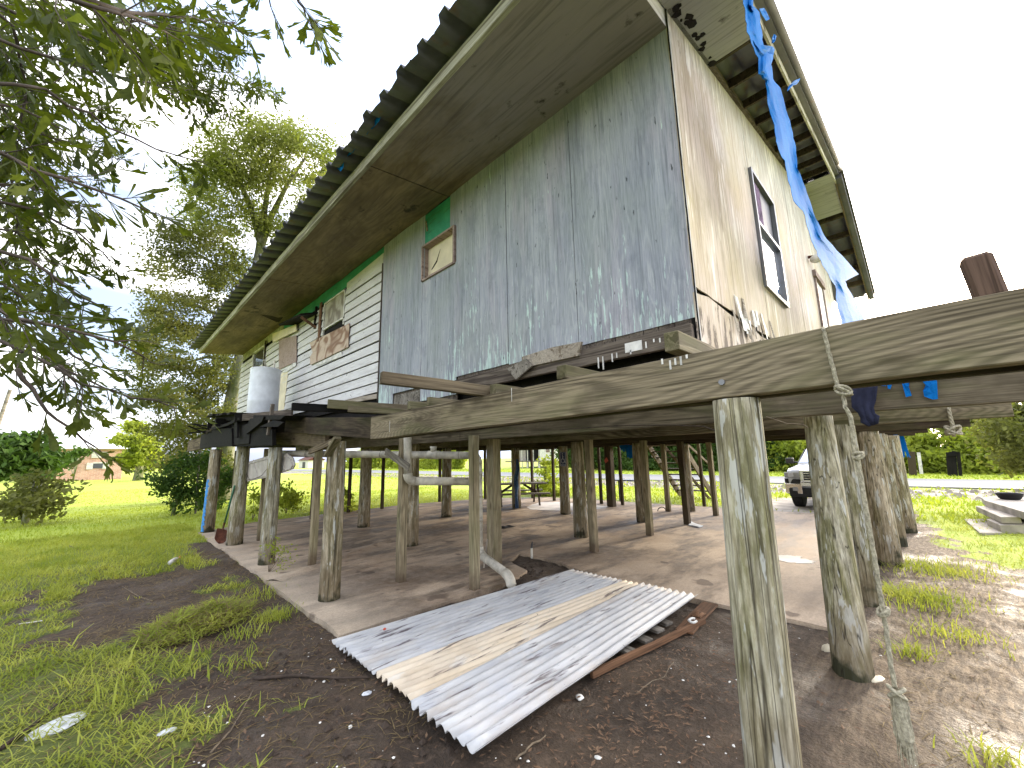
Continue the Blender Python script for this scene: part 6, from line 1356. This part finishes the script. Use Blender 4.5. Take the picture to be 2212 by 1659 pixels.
for pl, dens, ls in BR:
    P_ = [at_d(x, y, d_) for x, y, d_ in pl]; Q = []
    for i in range(len(P_)-1):
        n_ = max(2, int((P_[i+1]-P_[i]).length/.07))
        for k in range(n_): Q.append(P_[i].lerp(P_[i+1], k/n_)+rv(.006))
    Q.append(P_[-1]); N_ = len(Q); bt.tube(Q, [.0065*(1-.8*i/N_)+.001 for i in range(N_)], 6)
    for i in range(1, N_):
        d_ = (Q[i]-Q[i-1]).normalized(); k = dens*(1.7 if Q[0].x**2+Q[0].y**2 < 9 else 2.0)*(.8+.6*random.random())*(1.35 if i < N_*.5 else .85)
        while k > 0:
            if random.random() < k:
                sd = (rv(1)); sd = (sd-d_*sd.dot(d_)).normalized()
                twig(Q[i], d_*.8+sd*.8+Vector((0, 0, -.25)), random.uniform(.08, .24)*(1-.4*i/N_), ls, random.randint(4, 8))
            k -= 1
    twig(Q[-1], (Q[-1]-Q[-3]), .1, ls, 5)
# limbs joining the branches to the trunk outside the frame
T0 = G(-3.4, 3.4, 0)
for pl, dens, ls in BR:
    if pl[0][0] < 0: a_ = at_d(*pl[0]); h_ = T0+G(0, 0, min(6.5, max(2.2, a_.z+.4))); bt.tube([h_, h_.lerp(a_, .5)+G(0, 0, .2), a_], [.05, .03, .008], 8)
bt.tube([T0-G(0, 0, .2), T0+G(.05, 0, 2), T0+G(-.05, .1, 4.5), T0+G(0, 0, 7)], [.34, .27, .22, .1], 20, jit=.03)
bt.build('trunk', 'twig', oak, smooth=True)
arr = np.array(LP[0]); npmesh('crown', arr.reshape(-1, 3), np.arange(arr.shape[0]*14).reshape(-1, 14), 'oakleaf', oak, origin=(-3.4, 3.4, 0))

# ------------------------------------------------------------------ litter on the soil
def gz(px, py, dz=.0): p = at_z(px, py); p.z = .022*fn(p.x, p.y, 1.3, 2)-.008+dz if not inpoly(p.x, p.y, SLAB) else .03; return p
mb = MB()
for i in range(230):
    r_ = random.random()
    if r_ < .55: x, y = random.uniform(.4, 2.0), random.uniform(1.2, 4.4)
    elif r_ < .8: x, y = random.uniform(2.0, 5), random.uniform(.9, 2.0)
    else: x, y = random.uniform(1.6, 7), random.uniform(-1.5, .9)
    if inpoly(x, y, SLAB) or (1.6 < x < 5 and 2 < y < 4.1): continue
    s_ = random.choice([.003, .004, .005, .007, .011]); z = .022*fn(x, y, 1.3, 2)+.002; a = random.random()*6.28
    q = [(x+s_*math.cos(a+k*1.257)*random.uniform(.6, 1.3), y+s_*math.sin(a+k*1.257)*random.uniform(.6, 1.3), z+random.uniform(0, s_*.6)) for k in range(5)]; mb.add(q+[(x, y, z+s_*.8)], [(k, (k+1) % 5, 5) for k in range(5)])
tag(mb.build('shell_fragments', 'shell'), kind='stuff')
mb = MB()
for i in range(2600):
    r_ = random.random()
    if r_ < .45: x, y = random.gauss(2.8, .9), random.gauss(1.55, .3)
    elif r_ < .7: x, y = random.uniform(.3, 2), random.uniform(2, 5)
    else: x, y = random.uniform(1.5, 8), random.uniform(-2, .9)
    if inpoly(x, y, SLAB) or (1.66 < x < 5 and 2.05 < y < 4.0): continue
    s_ = random.uniform(.010, .03); z = .022*fn(x, y, 1.3, 2)+.003; a = random.random()*6.28; w_ = s_*random.uniform(.12, .4); dx, dy = math.cos(a), math.sin(a)
    mb.add([(x-dx*s_, y-dy*s_, z+random.uniform(0, .008)), (x+dy*w_, y-dx*w_, z+.004), (x+dx*s_, y+dy*s_, z+random.uniform(0, .01)), (x-dy*w_, y+dx*w_, z+.006)], [(0, 1, 2, 3)])
tag(mb.build('fallen_leaves', leafmat('brown_dead_leaf', (.13, .075, .045), (.24, .16, .10), (1.2, 1, .9), 8, .2)), kind='stuff')
mb = MB()
for i in range(230):
    x, y = (random.uniform(3.9, 5.25), random.uniform(4.15, 4.9)) if i < 90 else (random.uniform(.4, 1.7), random.uniform(2, 4.3))
    if inpoly(x, y, SLAB): continue
    s_ = random.uniform(.01, .03); z = -.01; mb.add([(x-s_, y-s_, z), (x+s_, y-s_*.7, z), (x+s_*.8, y+s_, z), (x-s_, y+s_*.8, z), (x+random.uniform(-.3, .3)*s_, y, z+s_*1.1)], [(0,1,4),(1,2,4),(2,3,4),(3,0,4)])
tag(mb.build('soil_clods', 'darkstick'), kind='stuff')
def stick(pts, r_, mt, label):
    P_ = [gz(*p, .01) if len(p) == 2 else gz(p[0], p[1], p[2]) for p in pts]; Q = [P_[0]]
    for a, b in zip(P_[:-1], P_[1:]):
        for k in range(1, 5): Q.append(a.lerp(b, k/4)+Vector((random.uniform(-.006, .006), random.uniform(-.006, .006), random.uniform(0, .006))))
    o = MB().tube(Q, [r_*(1-.5*i/len(Q)) for i in range(len(Q))], 7, jit=.15).build('stick', mt, None, origin=P_[0], smooth=True); return tag(o, label, 'stick')
stick([(0, 1618), (60, 1575), (120, 1528), (148, 1505)], .016, 'darkstick', 'thick dark stick at the lower left corner of the yard')
stick([(548, 1470, .012), (640, 1460, .015), (720, 1470, .02), (800, 1470, .012)], .014, 'darkstick', 'dark wet stick on the soil left of the corrugated sheets')
stick([(530, 1478, .01), (570, 1462, .01), (600, 1440, .02)], .010, 'darkstick', 'short dark twig branching up beside the dark wet stick')
stick([(455, 1625), (500, 1580), (545, 1500, .02)], .006, 'stick', 'thin pale stalk lying on soil at lower left')
stick([(1115, 1640), (1150, 1610), (1180, 1590)], .007, 'stick', 'small stick below the near corner of the corrugated sheets')
stick([(330, 1300), (300, 1290), (240, 1250)], .005, 'stick', 'pale twig across the trampled patch')
stick([(1375, 1500), (1400, 1480), (1435, 1465), (1455, 1440, .03)], .004, 'stick', 'thin crooked twig right of the reddish board')
stick([(150, 1180), (180, 1195), (215, 1210)], .006, 'stick', 'pale straw stalk lying in the left grass')
o = board('white_strip', gz(40, 1350, .01), gz(92, 1343, .015), .02, .01, 'white'); tag(o, 'thin white plastic strip lying in the grass at far left', 'strip')
def lump(name, px, py, sx, sy, sz, mt, label, cat, rot=0, seed=0):
    c_ = gz(px, py, sz*.3); m_ = MB()
    def f_(u, v_):
        a, b = u*2*math.pi, v_*math.pi; k = 1+.35*noise.noise(Vector((math.cos(a)*1.3+seed, math.sin(a)*1.3, b)))
        x, y = sx*math.cos(a)*math.sin(b)*k, sy*math.sin(a)*math.sin(b)*k; return (c_.x+x*math.cos(rot)-y*math.sin(rot), c_.y+x*math.sin(rot)+y*math.cos(rot), c_.z+sz*math.cos(b)*k)
    m_.grid(f_, 14, 8); return tag(m_.build(name, mt, None, origin=c_, smooth=True), label, cat)
lump('oyster_shell', 1252, 1502, .035, .028, .012, 'shell', 'cupped white oyster shell right of the corrugated sheets', 'shell', .4, 1)
lump('oyster_shell', 1292, 1635, .014, .022, .008, 'shell', 'small white shell at the bottom middle of the yard', 'shell', .2, 2)
lump('oyster_shell', 757, 1567, .018, .012, .006, 'shell', 'small white shell below left of the sheets', 'shell', .9, 3)
lump('oyster_shell', 700, 1470, .014, .01, .006, 'shell', 'bright white shell chip by the dark wet stick', 'shell', .9, 4)
lump('stone', 793, 1497, .035, .03, .006, 'paper', 'flat grey shard on soil near the sheet edge', 'stone', .3, 5)
lump('limestone', 1790, 1408, .05, .045, .05, 'cream_ply', 'pale block of stone at the foot of the second right piling', 'stone', .3, 6)
lump('limestone', 1895, 1467, .07, .035, .02, 'cream_ply', 'half buried pale stone right of the second piling foot', 'stone', -.3, 7)
lump('plastic_bag', 130, 1560, .16, .10, .014, 'paper', 'crumpled muddy white plastic bag on the ground at lower left', 'bag', .5, 8)
lump('plastic_bag', 360, 1585, .05, .03, .012, 'paper', 'small torn white plastic scrap near lower left grass', 'bag', .2, 9)
lump('stone', 720, 1447, .03, .012, .006, 'shell', 'white angular chip above the dark wet stick', 'stone', .8, 11)
# bottle
b0, b1 = gz(366, 1220, .03), gz(386, 1208, .03); m_ = MB(); dd = (b1-b0); m_.tube([b0, b0+dd*.1, b0+dd*.6, b0+dd*.8, b0+dd*.95], [.03, .038, .038, .018, .014], 14); bo_ = tag(m_.build('plastic_bottle', 'white', None, origin=b0, smooth=True), 'small white plastic bottle with orange cap in the grass', 'bottle')
MB().tube([b0+dd*.93, b0+dd*1.12], [.018, .018], 12).build('cap', plain('orange_cap', (.75, .22, .12), .5), bo_)
lump('orange_scrap', 830, 1380, .018, .012, .01, 'red', 'small orange scrap lying on the corrugated sheet', 'scrap', .2, 12).location.z = .085
# heap of cut grass
hp = thing('grass_heap', gz(430, 1340), 'low heap of cut green weeds lying on the bare soil', 'heap')
c_ = at_z(430, 1345); pts = []
for i in range(4200):
    a = random.random()*6.28; r_ = random.random()**.6; x = c_.x+math.cos(a)*r_*.30+math.sin(a)*r_*.42; y = c_.y-math.cos(a)*r_*.30+math.sin(a)*r_*.42
    pts.append((x, y, (.10+.09*noise.noise(Vector((x*7, y*7, 2))))*(1-r_**2)*random.random()**.6))
pts = np.array(pts); blades('cut_blades', pts[:2300], .12, .012, 'blade', 1.0, .55, kind=None, parent=hp, origin=(c_.x, c_.y, 0)); blades('dry_stalks', pts[2900:], .15, .006, 'dry', 1.1, .6, kind=None, parent=hp, origin=(c_.x, c_.y, 0))
for o in list(hp.children): pass
# sprouting weed by the dark post
B_ = [(2.0+random.uniform(-.2, .25), 7.3+random.uniform(-.25, .2), .1+random.random()*.35, .12) for _ in range(9)]
tree('spindly_weed', 'spindly weed growing from the slab edge by the dark piling', (2.0, 7.3, 0), None, None, B_, .035, 'bushleaf', [([G(2.0, 7.3, 0), G(b[0], b[1], b[2])], [.004, .002]) for b in B_], bark='stick', cat='weed', sub=90, per=4, spread=.05)
